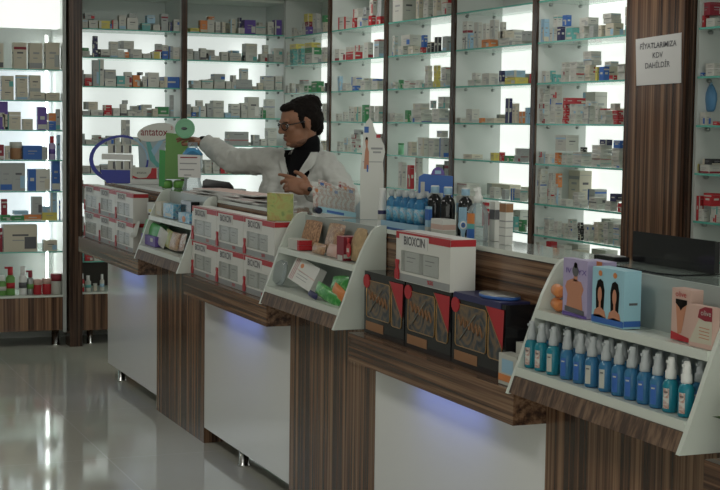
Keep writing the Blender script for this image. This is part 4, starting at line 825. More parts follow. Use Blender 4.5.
# blue bottle tray
a_, b_ = at(388, 220, X=2.24).y, at(427, 220, X=2.24).y
g = G(); g.box(2.205, 2.34, b_, a_, ZT + .0005, ZT + .004, 'c_b'); 
for (p0, p1, q0, q1) in ((2.205, 2.208, b_, a_), (2.337, 2.34, b_, a_), (2.208, 2.337, b_, b_ + .003), (2.208, 2.337, a_ - .003, a_)): g.box(p0, p1, q0, q1, ZT + .004, ZT + .026, 'c_l')
mk('bottle_tray', g, tagd=('pale blue cardboard tray holding rows of small blue bottles', 'tray'))
k = 0; base_b = None
for r in range(3):
    for j in range(5):
        y = a_ - .05 - (a_ - b_ - .1) * j / 4; X = 2.232 + .041 * r
        g = G(); g.lathe(X, y, [(.018, ZT + .005), (.0192, ZT + .01), (.0192, ZT + .095), (.013, ZT + .108), (.007, ZT + .114), (.007, ZT + .120)], 'liquid_blue', 14)
        lab = 'small blue bottle, %s from the figure stand, %s row of the blue tray' % (ORD[j], ('front', 'middle', 'back')[r])
        if base_b is None:
            base_b = empty('mouthwash_bottle', (X, y, ZT + .005), lab, 'bottle', 'blue bottles in the tray'); mk('bottle', g, base_b)
            g = G(); g.lathe(X, y, [(.009, ZT + .117), (.0105, ZT + .120), (.0095, ZT + .138)], 'grey_plastic', 12); mk('cap', g, base_b)
            g = G(); g.lathe(X, y, [(.0195, ZT + .03), (.0195, ZT + .08)], 'art_blue', 14); mk('label_wrap', g, base_b)
        else: o = copytree(base_b, (X, y, ZT + .005)); o['label'] = lab
# blue display card with purple disc
f = Fr(436, 226, 2.362)
e = empty('blue_display_card', f.o, 'blue counter card with a purple round badge behind the dark bottles', 'display card')
g = G(); f.slab(g, [(417, 226), (418, 177), (423, 174), (452, 176), (452, 226)], -.015, .0, 'c_b'); f.slab(g, [(420, 196), (420, 182), (424, 182), (424, 196)], 0, .001, 'c_w'); mk('card', g, e)
g = G(); f.slab(g, arc(437, 175, 6.8, 8, 0, 180, 12), 0, .003, 'c_p'); mk('badge', g, e); g = G(); f.slab(g, [(434, 174), (434, 170.5), (440, 170.5), (440, 174)], .003, .0036, 'c_l'); mk('printed_mark', g, e)
# dark syrup bottles
for k, (x, y, X, lab) in enumerate(((434.5, 219, 2.285, 'dark bottle with white cap standing before the blue card'), (447.5, 222, 2.285, 'dark bottle with white cap, second before the blue card'), (465, 229, 2.31, 'dark bottle half hidden behind the clear spray bottle'))):
    c = at(x, y, X=X); e = empty('syrup_bottle', (c.x, c.y, ZT), lab, 'bottle', 'dark syrup bottles'); h = .0
    g = G(); g.lathe(c.x, c.y, [(.024, ZT + .001), (.0265, ZT + .006), (.0265, ZT + .105), (.021, ZT + .124), (.010, ZT + .134), (.010, ZT + .14)], 'black_gloss', 18); mk('bottle', g, e)
    g = G(); g.lathe(c.x, c.y, [(.0135, ZT + .137), (.015, ZT + .14), (.015, ZT + .162), (.013, ZT + .166)], ['white_plastic', 'c_l', 'white_plastic'], 14); mk('cap', g, e)
    g = G(); r = .0268
    for q in range(6):
        t0, t1 = pi + .1 + (q) * .2, pi + .1 + (q + 1) * .2; g.poly([(c.x + r * cos(t0), c.y + r * sin(t0), ZT + .05), (c.x + r * cos(t1), c.y + r * sin(t1), ZT + .05), (c.x + r * cos(t1), c.y + r * sin(t1), ZT + .10), (c.x + r * cos(t0), c.y + r * sin(t0), ZT + .10)], 'c_l' if k == 2 else 'black_gloss')
    mk('label_wrap', g, e)
def cbox(label, xa, xb, yb_, ht, X, dep, body, name='carton', prints=(), grp=None, cat='carton', z=ZT):
    """small carton on the counter, xa..xb its whole width in the picture, front to the shop"""
    ya = at(xa, yb_, X=X).y; w = xb - xa; ym = at(xa + .45 * w, yb_, X=X).y; s = ya / 1520 * 1.03; dep = .55 * w * s / .87
    g = G(); g.box(X, X + dep, ym, ya, z + .0005, z + ht, body); q = .0006
    for (t0, t1, m) in prints:
        g.poly([(X - q, ya, z + ht * t0), (X - q, ym, z + ht * t0), (X - q, ym, z + ht * t1), (X - q, ya, z + ht * t1)], m); g.poly([(X, ym - q, z + ht * t0), (X + dep, ym - q, z + ht * t0), (X + dep, ym - q, z + ht * t1), (X, ym - q, z + ht * t1)], m)
    return mk(name, g, tagd=(label, cat, grp))
cbox('tall blue labelled packet standing between blue tray and dark bottles', 425, 432, 222, .095, 2.225, .02, 'c_l', prints=((.5, .9, 'c_b'), (.1, .25, 'c_w')))
cbox('small white carton with red print before the dark bottles', 431, 456, 225, .058, 2.212, .06, 'c_w2', prints=((.1, .35, 'c_w'), (.4, .7, 'pinkish')))
cbox('pale box behind the dark bottle and the spray bottle', 456, 476, 222, .135, 2.335, .03, 'c_w', prints=((.55, .8, 'c_l'),))
f = Fr(462.5, 231, 2.235); e = empty('round_badge', f.o, 'round blue and white eye badge on a stub before the spray bottle', 'badge')
g = G(); f.slab(g, arc(463, 225, 5.2, 5.8, 0, 360, 18)[:-1], 0, .004, 'c_l'); mk('rim', g, e); g = G(); f.slab(g, arc(463, 225, 3.6, 4.2, 0, 360, 18)[:-1], .004, .005, 'white_plastic'); mk('disc', g, e)
g = G(); f.slab(g, arc(463, 225, 2.2, 2.6, 0, 360, 14)[:-1], .005, .006, 'c_b'); f.slab(g, arc(463, 225, .9, 1.0, 0, 360, 10)[:-1], .006, .0065, 'ink'); mk('pupil', g, e)
g = G(); f.slab(g, [(461, 232.5), (461, 229.5), (465, 229.5), (465, 232.5)], -.01, 0, 'white_plastic'); mk('stub', g, e)
# clear spray bottle
c = at(477.5, 238, X=2.25); e = empty('clear_spray_bottle', (c.x, c.y, ZT), 'clear pump spray bottle with orange and blue label on the counter', 'spray bottle')
s = c.y / 1520 * 1.16
g = G(); g.lathe(c.x, c.y, [(9.5 * s, ZT + .001), (10.3 * s, ZT + .005), (10.3 * s, ZT + 26 * s), (8 * s, ZT + 33 * s), (3.5 * s, ZT + 37 * s), (3.5 * s, ZT + 39 * s)], 'plastic_clear', 22); mk('bottle', g, e)
g = G(); r = 10.5 * s
for (z0, z1, m) in ((3, 12, 'c_b'), (12, 17, 'c_t'), (17, 27, 'c_o')):
    for q in range(6):
        t0, t1 = pi - .75 + q * .2, pi - .75 + (q + 1) * .2; t0 += .35; t1 += .35
        g.poly([(c.x + r * cos(t0), c.y + r * sin(t0), ZT + z0 * s), (c.x + r * cos(t1), c.y + r * sin(t1), ZT + z0 * s), (c.x + r * cos(t1), c.y + r * sin(t1), ZT + z1 * s), (c.x + r * cos(t0), c.y + r * sin(t0), ZT + z1 * s)], m)
mk('label_wrap', g, e)
g = G(); g.lathe(c.x, c.y, [(4.4 * s, ZT + 37 * s), (4.6 * s, ZT + 43 * s), (3 * s, ZT + 44 * s), (2.6 * s, ZT + 49 * s), (2.2 * s, ZT + 52 * s)], 'white_plastic', 14); g.box(c.x - 5 * s, c.x + 2 * s, c.y - 1.2 * s, c.y + 1.2 * s, ZT + 48 * s, ZT + 51 * s, 'white_plastic'); mk('spray_pump', g, e)
cbox('white medicine carton with black top panel beside the spray bottle', 489, 501, 240, .130, 2.30, .03, 'c_w2', prints=((.55, .8, 'ink'),), grp='tall cartons beside the clear spray bottle')
cbox('white printed carton with a brown picture band near the counter edge', 499, 513, 241, .134, 2.262, .03, 'c_w2', prints=((.78, .98, 'brown_card'), (.55, .58, 'ink_l'), (.4, .42, 'ink_l'), (.2, .22, 'ink_l')), grp='tall cartons beside the clear spray bottle')
cbox('small maroon topped carton behind the clear spray bottle', 483, 491, 232, .09, 2.33, .02, 'c_w', prints=((.5, .95, 'c_m'),))
# low black screen on the near counter end
f = None
e = empty('counter_screen', (2.335, 3.49, ZT), 'low wide black screen on a flat stand at the near end of the counter', 'screen')
g = G(); g.box(2.335, 2.350, 3.29, 3.67, ZT + .006, ZT + .088, 'black_gloss'); g.box(2.331, 2.335, 3.285, 3.675, ZT + .004, ZT + .09, 'black_gloss'); mk('panel', g, e)
g = G(); g.box(2.342, 2.352, 3.55, 3.60, ZT, ZT + .02, 'black_gloss'); mk('neck', g, e)
g = G(); g.prism([(2.21, 3.36), (2.24, 3.30), (2.36, 3.30), (2.36, 3.66), (2.22, 3.66)], 'z', ZT + .0004, ZT + .004, 'black_gloss', 'top_glass'); mk('base', g, e)
g = G(); g.box(2.28, 2.33, 3.69, 3.80, ZT + .0004, ZT + .014, 'black_gloss'); g.box(2.285, 2.325, 3.70, 3.79, ZT + .014, ZT + .0155, 'ink_l'); mk('card_reader', g, tagd=('small flat black device lying beside the low black screen', 'card reader'))
# plant at the right end
c = Vector((2.09, 2.77, .8545)); e = empty('potted_plant', c, 'leafy green plant in a dark blue pot beside the spray bottle rack', 'plant')
g = G(); g.lathe(c.x, c.y, [(.022, c.z + .0), (.027, c.z + .004), (.036, c.z + .062), (.039, c.z + .064), (.039, c.z + .07), (.034, c.z + .07)], 'navy_pot', 20); mk('pot', g, e)
g = G(); rs = random.Random(5)
for i in range(60):
    a = rs.uniform(0, 2 * pi); el = rs.uniform(.3, 1.4); L = rs.uniform(.03, .075); d = Vector((cos(a) * cos(el), sin(a) * cos(el), sin(el))); s_ = d.cross(Vector((0, 0, 1))).normalized() * L * .3
    p = c + Vector((0, 0, .068)) + Vector((cos(a), sin(a), 0)) * .01 + d * rs.uniform(0, .05)
    g.poly([p, p + d * L * .5 + s_, p + d * L + Vector((0, 0, -.01)), p + d * L * .5 - s_], 'leaf' if i % 9 else 'c_y')
for i in range(5): a = i * 1.3; g.tube([c + Vector((0, 0, .06)), c + Vector((.02 * cos(a), .02 * sin(a), .13))], .0015, 'green_d', 5)
mk('foliage', g, e)
# paper sign on the wide pillar
e = empty('paper_sign', (3.698, 5.67, 1.79), 'white paper notice reading FIYATLARIMIZA KDV DAHILDIR on the wide pillar', 'sign')
g = G(); g.poly([(3.6975, 5.855, 1.992), (3.6975, 5.499, 2.004), (3.6965, 5.490, 1.792), (3.6975, 5.838, 1.786)], 'paper'); g.poly([(3.699, 5.855, 1.992), (3.699, 5.838, 1.786), (3.698, 5.490, 1.792), (3.699, 5.499, 2.004)], 'paper'); mk('sheet', g, e)
for i, t in enumerate(('FİYATLARIMIZA', 'KDV', 'DAHİLDİR')): text(t, .034, 'ink', (3.6962, 5.675, 1.958 - .043 * i), (0, -1, .02), FR_V, e, sx=1.18, bold=.0004)
# blue hand mirror shape beyond the pillar
c = at(710, 126.6, X=3.80); e = empty('blue_ear_syringe', (c.x, c.y, 1.62), 'pear-shaped blue rubber bulb on a white box beyond the wide pillar', 'rubber bulb')
zz = ZS[3] + 13.6 / 235; g = G(); g.lathe(3.80, at(710, 126, X=3.80).y, [(.02, zz), (.028, zz + .01), (.038, zz + .05), (.036, zz + .075), (.022, zz + .1), (.008, zz + .115)], 'bulb_blue', 18, .5); mk('bulb', g, e); e.location = (3.80, at(710, 126, X=3.80).y, zz)
for ch in e.children: ch.location = (0, 0, 0); 
bpy.data.objects.remove(e.children[0]) if e.children else None
g = G(); yy = e.location.y; g.lathe(3.80, yy, [(.02, zz), (.028, zz + .01), (.038, zz + .05), (.036, zz + .075), (.022, zz + .1), (.008, zz + .115)], 'bulb_blue', 18, .5); mk('bulb', g, e); g = G(); g.lathe(3.80, yy, [(.006, zz + .112), (.004, zz + .125)], 'c_l', 10); mk('tip', g, e)
# green cylinder on the third bay
yy = at(401, 155, X=3.80).y; z4 = ZS[4]; e = empty('green_tin', (3.80, yy, z4), 'green cylinder tin on the fifth shelf of the third bay', 'tin')
g = G(); g.lathe(3.80, yy, [(.018, z4 + .0006), (.018, z4 + .064)], 'green_pale', 16); mk('can', g, e); g = G(); g.lathe(3.80, yy, [(.019, z4 + .064), (.019, z4 + .072)], 'c_g', 16); mk('lid', g, e)
# ------------------------------------------------------------------ left cabinet goods
def shelfL(z, spec, nm, name='cosmetics_carton'):
    for k, (a, b, h0, h1, col, n) in enumerate(parse(spec)):
        Yp = YF + .03; ppm = F / (Yp / ray((a + b) / 2, 120).y); X0 = at(a, 120, Y=Yp).x; X1 = min(at(b, 120, Y=Yp).x, 2.085); rs = random.Random(int(a * 10) + int(z * 1000))
        for j in range(n):
            g = G(); za = z + .0006 + (h0 + (h1 - h0) * j / n) / ppm; zb = z + (h0 + (h1 - h0) * (j + 1) / n) / ppm - .0004
            carton_geo(g, X0, X1 - .001, Yp, Yp + min(.1, (X1 - X0) * .9), za, zb, col, rs, 'y')
            mk(name, g, tagd=('%s cosmetics carton, %s%s along the %s of the tall lit cabinet' % (CN[col], ORD[k], '' if n == 1 else (', lower' if j == 0 else ', upper'), nm), 'cosmetics box', 'cartons in the lit cabinet'))
shelfL(ZL[0], '-8,4,0,25,c;14,27,0,26,c;30,43,0,26,c;46,60,0,27,c', 'top glass shelf')
shelfL(ZL[1], '-10,0,0,22,c,2;2,14,0,24,c,2;17,28,0,25,c,2;30,45,0,8,c;46,60,0,8,c;30,41,8,25,c', 'second glass shelf')
shelfL(ZL[2], '-6,8,0,28,p;4,9,0,15,t;9,21,0,18,c;23,33,0,11,c;38,47,0,23,p;47,56,0,9,b;47,56,9,17,o;56,65,0,21,s', 'third glass shelf')
shelfL(ZL[3], '-6,4,0,15,m;5,10,0,14,c;23,42,0,14,b;42,48,0,13,s;57,65,0,25,l', 'fourth glass shelf')
shelfL(ZL[4], '-8,-1,0,28,l;0,12,0,28,s;12,25,0,28,s;28,36,0,22,b;36,50,0,22,w;52,60,0,31,b;60,65,0,17,s', 'fifth glass shelf')
shelfL(ZL[5], '1,7,0,22,m;0,10,0,6,g;11,24,0,5,g;24,41,0,6,o;42,57,0,8,y;14,28,5,9,l;32,42,6,24,s;43,50,8,14,l;51,57,8,28,l;59,65,0,20,b'.replace('1,7,0,22,m;0,10', '1,7,6,22,m;0,10'), 'sixth glass shelf')
shelfL(ZL[6], '-6,2,0,24,m;3,37,0,27,c;44,57,0,11,c', 'seventh glass shelf')
def jarL(label, x, w, h, mats, X=None, z=.365, kind='jar', Yp=YF + .07):
    ppm = 139.0; r = w / 2 / ppm; h = h / ppm; X = at(x, 200, Y=Yp).x
    e = empty('cosmetics_' + kind, (X, Yp, z), label, kind, 'bottles and jars in the lit cabinet')
    g = G()
    if kind == 'jar':
        g.lathe(X, Yp, [(r * .92, z + .0006), (r, z + .006), (r, z + h * .62), (r * .96, z + h * .66)], mats[0], 18); mk('jar', g, e); g = G(); g.lathe(X, Yp, [(r * 1.02, z + h * .66), (r * 1.02, z + h)], mats[1], 18); mk('lid', g, e)
    else:
        g.lathe(X, Yp, [(r * .92, z + .0006), (r, z + .006), (r, z + h * .62), (r * .5, z + h * .72)], mats[0], 18); mk('body', g, e); g = G(); g.lathe(X, Yp, [(r * .5, z + h * .7), (r * .6, z + h * .74), (r * .55, z + h)], mats[1], 14)
        if kind == 'pump_bottle': g.box(X - r * 1.2, X + r * .4, Yp - r * .3, Yp + r * .3, z + h * .93, z + h, mats[1])
        mk('cap', g, e)
        g = G(); g.lathe(X, Yp, [(r * 1.01, z + h * .25), (r * 1.01, z + h * .45)], mats[2], 18); mk('label_wrap', g, e)
jarL('brown and orange jar beside the blue carton on the fourth glass shelf', 16, 12, 17, ['brown_card', 'c_w'], z=ZL[3])
jarL('violet bottle with red cap standing on the fourth glass shelf', 52, 7, 23, ['lilac', 'c_r', 'c_p'], z=ZL[3], kind='bottle')
B_ = [('clear greenish bottle first along the cabinet floor', 2, 8, 20, ['green_d', 'white_plastic', 'c_w'], 'bottle'), ('dark green bottle with red pump on the cabinet floor', 10, 9, 28, ['green_d', 'c_r', 'c_r'], 'pump_bottle'), ('white tall bottle with black label on the cabinet floor', 22.5, 8, 28, ['white_plastic', 'white_plastic', 'ink'], 'bottle'),
      ('grey green bottle with dark pump beside the red jars', 30, 7, 24, ['steel', 'c_m', 'green_d'], 'pump_bottle'), ('red jar with pale lid beside the pump bottle', 37, 9, 15, ['c_r', 'pinkish'], 'jar'), ('red jar with pale lid beside the white tub', 46.5, 9, 16, ['c_r', 'pinkish'], 'jar'), ('white tub with dark red lid by the cabinet side', 56, 11, 20, ['c_w', 'c_m'], 'jar')]
for (lb, x, w, h, m, kd) in B_: jarL(lb, x, w, h, m, kind=kd)
B2 = [('red bottle with white cap on the low shelf behind the counter end', 82, 4.5, 18, ['c_r', 'white_plastic', 'c_w'], 'bottle'), ('white bottle with teal foot on the low shelf behind the counter end', 88, 6, 16, ['c_w', 'white_plastic', 'c_t'], 'bottle'), ('small cream jar on the low shelf behind the counter end', 95, 4, 8, ['c_c', 'c_w'], 'jar'), ('white slim bottle beside the counter cabinet on the low shelf', 102, 4.5, 17, ['c_w', 'white_plastic', 'c_l'], 'bottle')]
for (lb, x, w, h, m, kd) in B2:
    jarL(lb, x, w, h, m, kind=kd, z=.3755); 
# ------------------------------------------------------------------ pharmacist
def blob(name, g, parent, vox, smooth=4, disp=None, mats=None, fac=.6):
    o = mk(name, g, parent)
    m = o.modifiers.new('remesh', 'REMESH'); m.mode = 'VOXEL'; m.voxel_size = vox; m.use_smooth_shade = True
    s = o.modifiers.new('smooth', 'SMOOTH'); s.iterations = smooth; s.factor = fac
    if disp:
        tx = bpy.data.textures.new('folds', 'CLOUDS'); tx.noise_scale = disp[1]; d = o.modifiers.new('folds', 'DISPLACE'); d.texture = tx; d.strength = disp[0]; d.mid_level = .5; d.texture_coords = 'LOCAL'
    pass
    # bake, so the figure is plain mesh
    bpy.context.view_layer.update(); dg = bpy.context.evaluated_depsgraph_get()
    me = bpy.data.meshes.new_from_object(o.evaluated_get(dg)); me.materials.clear(); me.materials.append(M[(mats or g.names)[0]]); o.modifiers.clear(); o.data = me
    me.polygons.foreach_set('use_smooth', [True] * len(me.polygons)); me.polygons.foreach_set('material_index', [0] * len(me.polygons))
    return o
HD = 7.8
pel = P(322, 270, 7.95); foot_c = Vector((pel.x, pel.y, 0))
man = empty('person', (foot_c.x, foot_c.y, 0), 'person in white coat and glasses, dark hair, reaching over the counter', 'person')
# head frame: facing picture-left and a little to the camera, chin down
uu = Vector((CX.x, CX.y, 0)).normalized(); ww = Vector((CD.x, CD.y, 0)).normalized(); ZZ = Vector((0, 0, 1))
fac = (-uu * cos(radians(24)) - ww * sin(radians(24))).normalized()
fac = (fac * cos(radians(14)) - ZZ * sin(radians(14))).normalized(); upv = (ZZ - fac * ZZ.dot(fac)).normalized(); sid = upv.cross(fac)   # his left
hc = P(299.5, 123.5, HD); S = 1.03
def hp(a, b, c): return hc + (fac * a + sid * b + upv * c) * S
RH = Matrix((fac, sid, upv)).transposed()
g = G()
def he(c, r, mat='skin', n=24, k=16): g.ell(hp(*c), [q * S for q in r], mat, n, k, RH)
he((-.008, 0, .028), (.098, .077, .088)); he((.022, 0, -.035), (.068, .058, .078)); he((.052, 0, -.088), (.030, .034, .024)); he((.030, 0, -.07), (.055, .052, .042))
he((.078, 0, .030), (.018, .052, .014)); he((.062, .034, -.012), (.024, .022, .022)); he((.062, -.034, -.012), (.024, .022, .022))
g.caps([hp(.090, 0, .018), hp(.108, 0, -.016)], [.0085 * S, .013 * S], 'skin', 12); he((.100, .011, -.021), (.012, .008, .008)); he((.100, -.011, -.021), (.012, .008, .008))
he((.086, 0, -.052), (.012, .022, .007)); he((.083, 0, -.063), (.012, .019, .007)); he((.080, 0, -.086), (.015, .018, .013))
for s_ in (1, -1):
    he((-.012, s_ * .077, -.002), (.017, .009, .030)); he((-.008, s_ * .082, .016), (.014, .007, .012)); he((-.012, s_ * .078, -.026), (.009, .008, .011))
nb = P(306, 157, 7.86)
g.caps([hp(-.03, 0, -.04), nb], [.052, .046], 'skin'); 
sR, sL = P(271, 161, 7.94), P(332, 172, 7.80)
chest = P(302, 195, 7.88); belly = P(312, 235, 7.92)
g.caps([nb, chest, belly, pel], [.05, .09, .10, .105], 'skin')
g.caps([P(300, 172, 7.92), sR], [.045, .045], 'skin'); g.caps([P(308, 174, 7.90), sL], [.045, .045], 'skin')
eR, wR = P(236, 162, 8.15), P(206, 144, 8.34)
eL, wL = P(350, 203, 7.66), P(309, 190, 7.42)
g.caps([sR, eR, wR], [.048, .040, .027], 'skin'); g.caps([sL, eL, wL], [.048, .040, .027], 'skin')
# hands
def hand(wr, fwd, palmn, thumbdir, curl, sc=1.0, spread=.16, seglen=None):
    fwd = fwd.normalized(); palmn = (palmn - fwd * palmn.dot(fwd)).normalized(); lat = fwd.cross(palmn).normalized()
    if lat.dot(thumbdir) < 0: lat = -lat
    R3 = Matrix((fwd, lat, palmn)).transposed(); L = .085 * sc
    g.ell(wr + fwd * L * .55, (L * .62, .040 * sc, .016 * sc), 'skin', 18, 12, R3)
    g.caps([wr, wr + fwd * L * .4], [.026 * sc, .024 * sc], 'skin', 12)
    for i, (of, ln) in enumerate(((.029, .078), (.010, .086), (-.010, .080), (-.028, .064))):
        p = wr + fwd * L * (.92 - .04 * abs(i - 1)) + lat * of * sc; d = (fwd + lat * spread * (1.2 - i) * .6).normalized(); pts = [p - d * .02]; r = .0092 * sc
        pts.append(p); a = 0
        for q, fr in enumerate((.45, .30, .25)):
            a += curl[i] * (.7, 1.0, .8)[q]; dd = d * cos(a) + palmn * sin(a); pts.append(pts[-1] + dd * ln * fr * sc)
        g.caps(pts, [r, r, r * .96, r * .9, r * .78], 'skin', 10)
    t0 = wr + fwd * L * .22 + lat * .026 * sc; td = (fwd * .55 + lat * .75 + palmn * .35).normalized(); t1 = t0 + td * .038 * sc; t2 = t1 + (td * .75 + fwd * .5 + palmn * .2).normalized() * .030 * sc; t3 = t2 + (td * .3 + fwd * .8 + palmn * .3).normalized() * .025 * sc
    g.caps([t0, t1, t2, t3], [.015 * sc, .012 * sc, .0105 * sc, .009 * sc], 'skin', 10)
# far hand: fingers over the top of the green box, palm down
hand(wR, P(178, 133, 8.40) - wR, Vector((0, 0, -1)) + (-uu) * .1, -ww, (.25, .35, .4, .5), 1.08)
# near hand: resting, index extended
hand(wL, P(284, 181, 7.42) - wL, ww * .85 - ZZ * .45 , ZZ * .9 + ww * .3, (.22, .62, .85, .95), 1.12, spread=.05)
# legs (behind the counter)
for s_ in (-1, 1):
    hip = pel + uu * .09 * s_; g.caps([hip, Vector((hip.x, hip.y, .50)), Vector((hip.x, hip.y, .10))], [.085, .056, .038], 'skin')
body = blob('body', g, man, .0045, 3)
tagname = None
g = G()
for s_ in (-1, 1):
    hip = pel + uu * .09 * s_; g.caps([hip, Vector((hip.x, hip.y, .50)), Vector((hip.x, hip.y, .12))], [.108, .078, .070], 'trousers')
g.caps([pel + uu * .05, pel - uu * .05], [.13, .13], 'trousers'); blob('trousers', g, man, .014, 3)
for s_ in (-1, 1):
    hip = pel + uu * .09 * s_; g = G(); fd = (-ww * .8 - uu * .4).normalized(); q = Vector((hip.x, hip.y, .045)); g.caps([q - fd * .05, q + fd * .12], [.044, .040], 'shoe'); blob('shoe', g, man, .008, 2)
# shirt: collar and chest
g = G(); g.caps([hp(-.032, 0, -.105), nb, chest, belly], [.055, .078, .124, .125], 'shirt'); g.caps([P(300, 172, 7.90), sR], [.06, .046], 'shirt'); g.caps([P(308, 174, 7.88), sL], [.06, .046], 'shirt')
g.caps([eR, wR.lerp(eR, -.10)], [.046, .036], 'shirt'); shirt = blob('shirt', g, man, .008, 3)
# shirt front showing in the coat opening
cn = (-uu * .42 - ww * .9).normalized()
def cpt(x, y, d): return P(x, y, d)
# coat
g = G()
g.caps([P(283, 172, 7.93), P(281, 205, 7.92), P(292, 250, 7.95)], [.098, .132, .135], 'coat'); g.caps([P(323, 176, 7.85), P(322, 210, 7.88), P(330, 250, 7.95)], [.10, .138, .14], 'coat')
g.caps([P(296, 166, 7.97), P(303, 205, 7.97), P(312, 250, 8.0)], [.09, .13, .14], 'coat')
g.caps([P(297, 194, 7.84), P(300, 220, 7.86), P(306, 250, 7.9)], [.115, .13, .14], 'coat')
g.caps([P(312, 250, 7.96), P(314, 300, 7.99), P(316, 345, 8.0)], [.16, .17, .175], 'coat')
g.caps([P(282, 163, 7.95), sR, eR, wR.lerp(eR, .06)], [.07, .074, .070, .052], 'coat'); g.caps([P(318, 164, 7.86), sL, eL, wL.lerp(eL, .12)], [.068, .070, .066, .052], 'coat')
g.caps([P(319.5, 146, 7.93), P(317, 157, 7.84), P(311, 164, 7.79)], [.017, .034, .034], 'coat')
g.caps([P(306, 157, 7.93), P(287, 163, 7.93)], [.055, .06], 'coat'); g.caps([P(308, 157, 7.92), P(326, 164, 7.84)], [.055, .065], 'coat')
coat = blob('coat', g, man, .009, 5, (.030, .055))
# V opening front panel, sits on the coat surface: found by ray casting on the coat
dgx = bpy.context.evaluated_depsgraph_get(); bpy.context.view_layer.update()
def on_coat(x, y, off):
    o = Vector((0, 0, H)); d = ray(x, y).normalized(); inv = coat.matrix_world.inverted()
    best = None
    for q in (coat, shirt):
        ok, loc, nrm, i = q.ray_cast(q.matrix_world.inverted() @ o, d)
        if ok:
            w_ = q.matrix_world @ loc; dd = (w_ - o).length
            if best is None or dd < best: best = dd
    if best is None: best = 7.84
    return o + d * (best - off)
def patch(name, mat, rows, off, thick, parent=man):
    """cloth strip laid on the coat: rows of (xL, xR, y)"""
    g = G(); n = 8; b = 0
    for sgn in (0, 1):
        for (xl, xr, y) in rows:
            for i in range(n + 1):
                t = i / n; q = on_coat(xl + (xr - xl) * t, y, off) ; q = q + ray(300, 170).normalized() * (thick if sgn else 0); g.v.append(tuple(q))
    m = len(rows); Nn = m * (n + 1)
    for r in range(m - 1):
        for i in range(n):
            a = r * (n + 1) + i; g.face((a, a + n + 1, a + n + 2, a + 1), mat, True); g.face((Nn + a, Nn + a + 1, Nn + a + n + 2, Nn + a + n + 1), mat, True)
    for i in range(n): g.face((i, i + 1, Nn + i + 1, Nn + i), mat); a = (m - 1) * (n + 1) + i; g.face((a + 1, a, Nn + a, Nn + a + 1), mat)
    for r in range(m - 1):
        for i in (0, n):
            a = r * (n + 1) + i; q = (a, a + n + 1, Nn + a + n + 1, Nn + a); g.face(q if i == 0 else q[::-1], mat)
    return mk(name, g, parent)
bpy.context.view_layer.update()
patch('shirt_front', 'shirt', [(284.5, 313, 150), (284, 312, 155), (284.5, 309.5, 160), (285.5, 306, 165), (287, 302, 170), (287.5, 299, 175), (289, 296, 179)], .006, .01)
patch('lapel', 'coat', [(311, 318, 152), (307.5, 317, 158), (304, 316, 163), (301, 311.5, 168), (298, 305, 173), (295.5, 299.5, 179), (294, 296, 184)], .014, .008)
patch('lapel', 'coat', [(280, 285, 157), (279, 285.5, 162), (280.5, 287, 168), (283, 288.5, 174), (286.5, 290, 180)], .013, .007)
# hair, beard, glasses
g = G()
def hh(c, r): g.ell(hp(*c), [q * S for q in r], 'hair', 22, 14, RH)
hh((-.030, 0, .048), (.098, .083, .082)); hh((.030, 0, .088), (.050, .060, .026)); hh((.056, .0, .092), (.022, .042, .020)); hh((-.062, 0, .01), (.065, .078, .075)); hh((-.075, 0, .075), (.060, .060, .055)); hh((-.085, 0, -.035), (.035, .050, .045))
for s_ in (1, -1): hh((.004, s_ * .070, .030), (.022, .012, .040)); hh((.008, s_ * .070, -.002), (.008, .008, .022))
blob('hair', g, man, .005, 2, (.012, .018))
g = G()
g.ell(hp(.050, 0, -.088), (.0335 * S, .037 * S, .024 * S), 'beard', 18, 12, RH); g.ell(hp(.026, 0, -.078), (.0545 * S, .0525 * S, .030 * S), 'beard', 18, 12, RH)
g.ell(hp(.087, 0, -.042), (.0095 * S, .024 * S, .006 * S), 'beard', 14, 8, RH); blob('beard', g, man, .004, 2)
g = G(); g.ell(hp(.0935, 0, -.054), (.006 * S, .019 * S, .0042 * S), 'lips', 14, 8, RH); g.ell(hp(.091, 0, -.062), (.006 * S, .016 * S, .0045 * S), 'lips', 14, 8, RH); mk('lips', g, man)
for s_ in (1, -1):
    e2 = None; g = G(); g.ell(hp(.074, s_ * .031, .006), [.012 * S] * 3, 'eye', 14, 10, RH); o = mk('eye', g, man); g = G(); g.ell(hp(.0835, s_ * .031, .004), (.003 * S, .005 * S, .005 * S), 'hair', 10, 8, RH); mk('iris', g, o)
    g = G(); g.tube([hp(.086, s_ * .012, .024), hp(.09, s_ * .03, .029), hp(.080, s_ * .052, .022)], [.003, .0035, .002], 'hair', 8); mk('eyebrow', g, man)
gl = G()
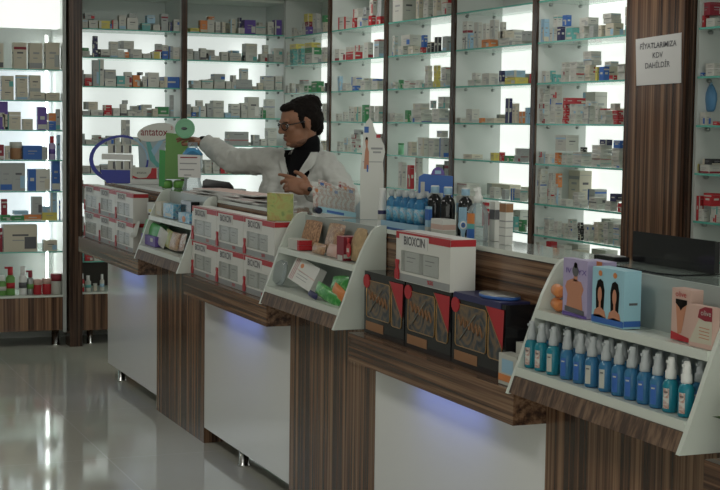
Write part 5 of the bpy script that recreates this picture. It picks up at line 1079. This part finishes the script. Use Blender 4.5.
for s_ in (1, -1):
    pts = [hp(.098 - .010 * abs(cos(t * pi / 10)) * (1 if cos(t * pi / 10) > 0 else -.2), s_ * (.034 + .026 * cos(t * pi / 10)), .006 + .017 * sin(t * pi / 10)) for t in range(21)]
    gl.tube(pts, .0031, 'black_gloss', 6)
    gl.tube([hp(.092, s_ * .060, .012), hp(.06, s_ * .077, .012), hp(.0, s_ * .083, .012), hp(-.02, s_ * .082, .004)], .0032, 'black_gloss', 6)
gl.tube([hp(.098, .009, .010), hp(.101, 0, .013), hp(.098, -.009, .010)], .002, 'black_gloss', 6); mk('glasses', gl, man)
# watch
ax = (wL - eL).normalized(); wc = wL.lerp(eL, .02) - ax * .0; a1 = ax.cross(ZZ).normalized(); a2 = a1.cross(ax).normalized()
g = G(); g.tube([wc + (a1 * cos(t * pi / 10) * .031 + a2 * sin(t * pi / 10) * .031) for t in range(21)], .005, 'chrome', 8); g.ell(wc - ww * .030 + ZZ * .006, (.012, .012, .012), 'black_gloss', 14, 8); mk('wristwatch', g, man)
# green round lid held in the far hand
f = Fr(185, 128, 2.30, 0); c0 = P(185, 128.5, 8.30); dn = (Vector((0, 0, H)) - c0).normalized(); a1 = uu; a2 = dn.cross(a1).normalized()
e = empty('round_green_lid', c0, 'pale green round lid held in the outstretched hand', 'lid')
g = G(); r = 10 * 8.3 / F
def ring(g, r0, r1, d0, d1, mat):
    n = 28; b = len(g.v)
    for rr_, dd in ((r0, d0), (r1, d1)):
        for i in range(n): t = 2 * pi * i / n; g.v.append(tuple(c0 + a1 * rr_ * cos(t) + a2 * rr_ * sin(t) + dn * dd))
    for i in range(n): j = (i + 1) % n; g.face((b + i, b + j, b + n + j, b + n + i), mat, True)
    return b, n
ring(g, r, r, -.015, .006, 'green_b'); ring(g, r, r * .82, .006, .008, 'green_pale'); b, n = ring(g, r * .82, r * .8, .008, .003, 'green_pale'); g.face([b + n + i for i in range(n)], 'green_pale'); b, n = ring(g, r, r * .9, -.015, -.016, 'green_b'); g.face([b + n + i for i in range(n)][::-1], 'green_b'); mk('lid', g, e)
g = G(); g.ell(c0 + dn * .006 - a1 * .004 , (.018, .006, .008), 'ink', 12, 8); mk('slot', g, e)
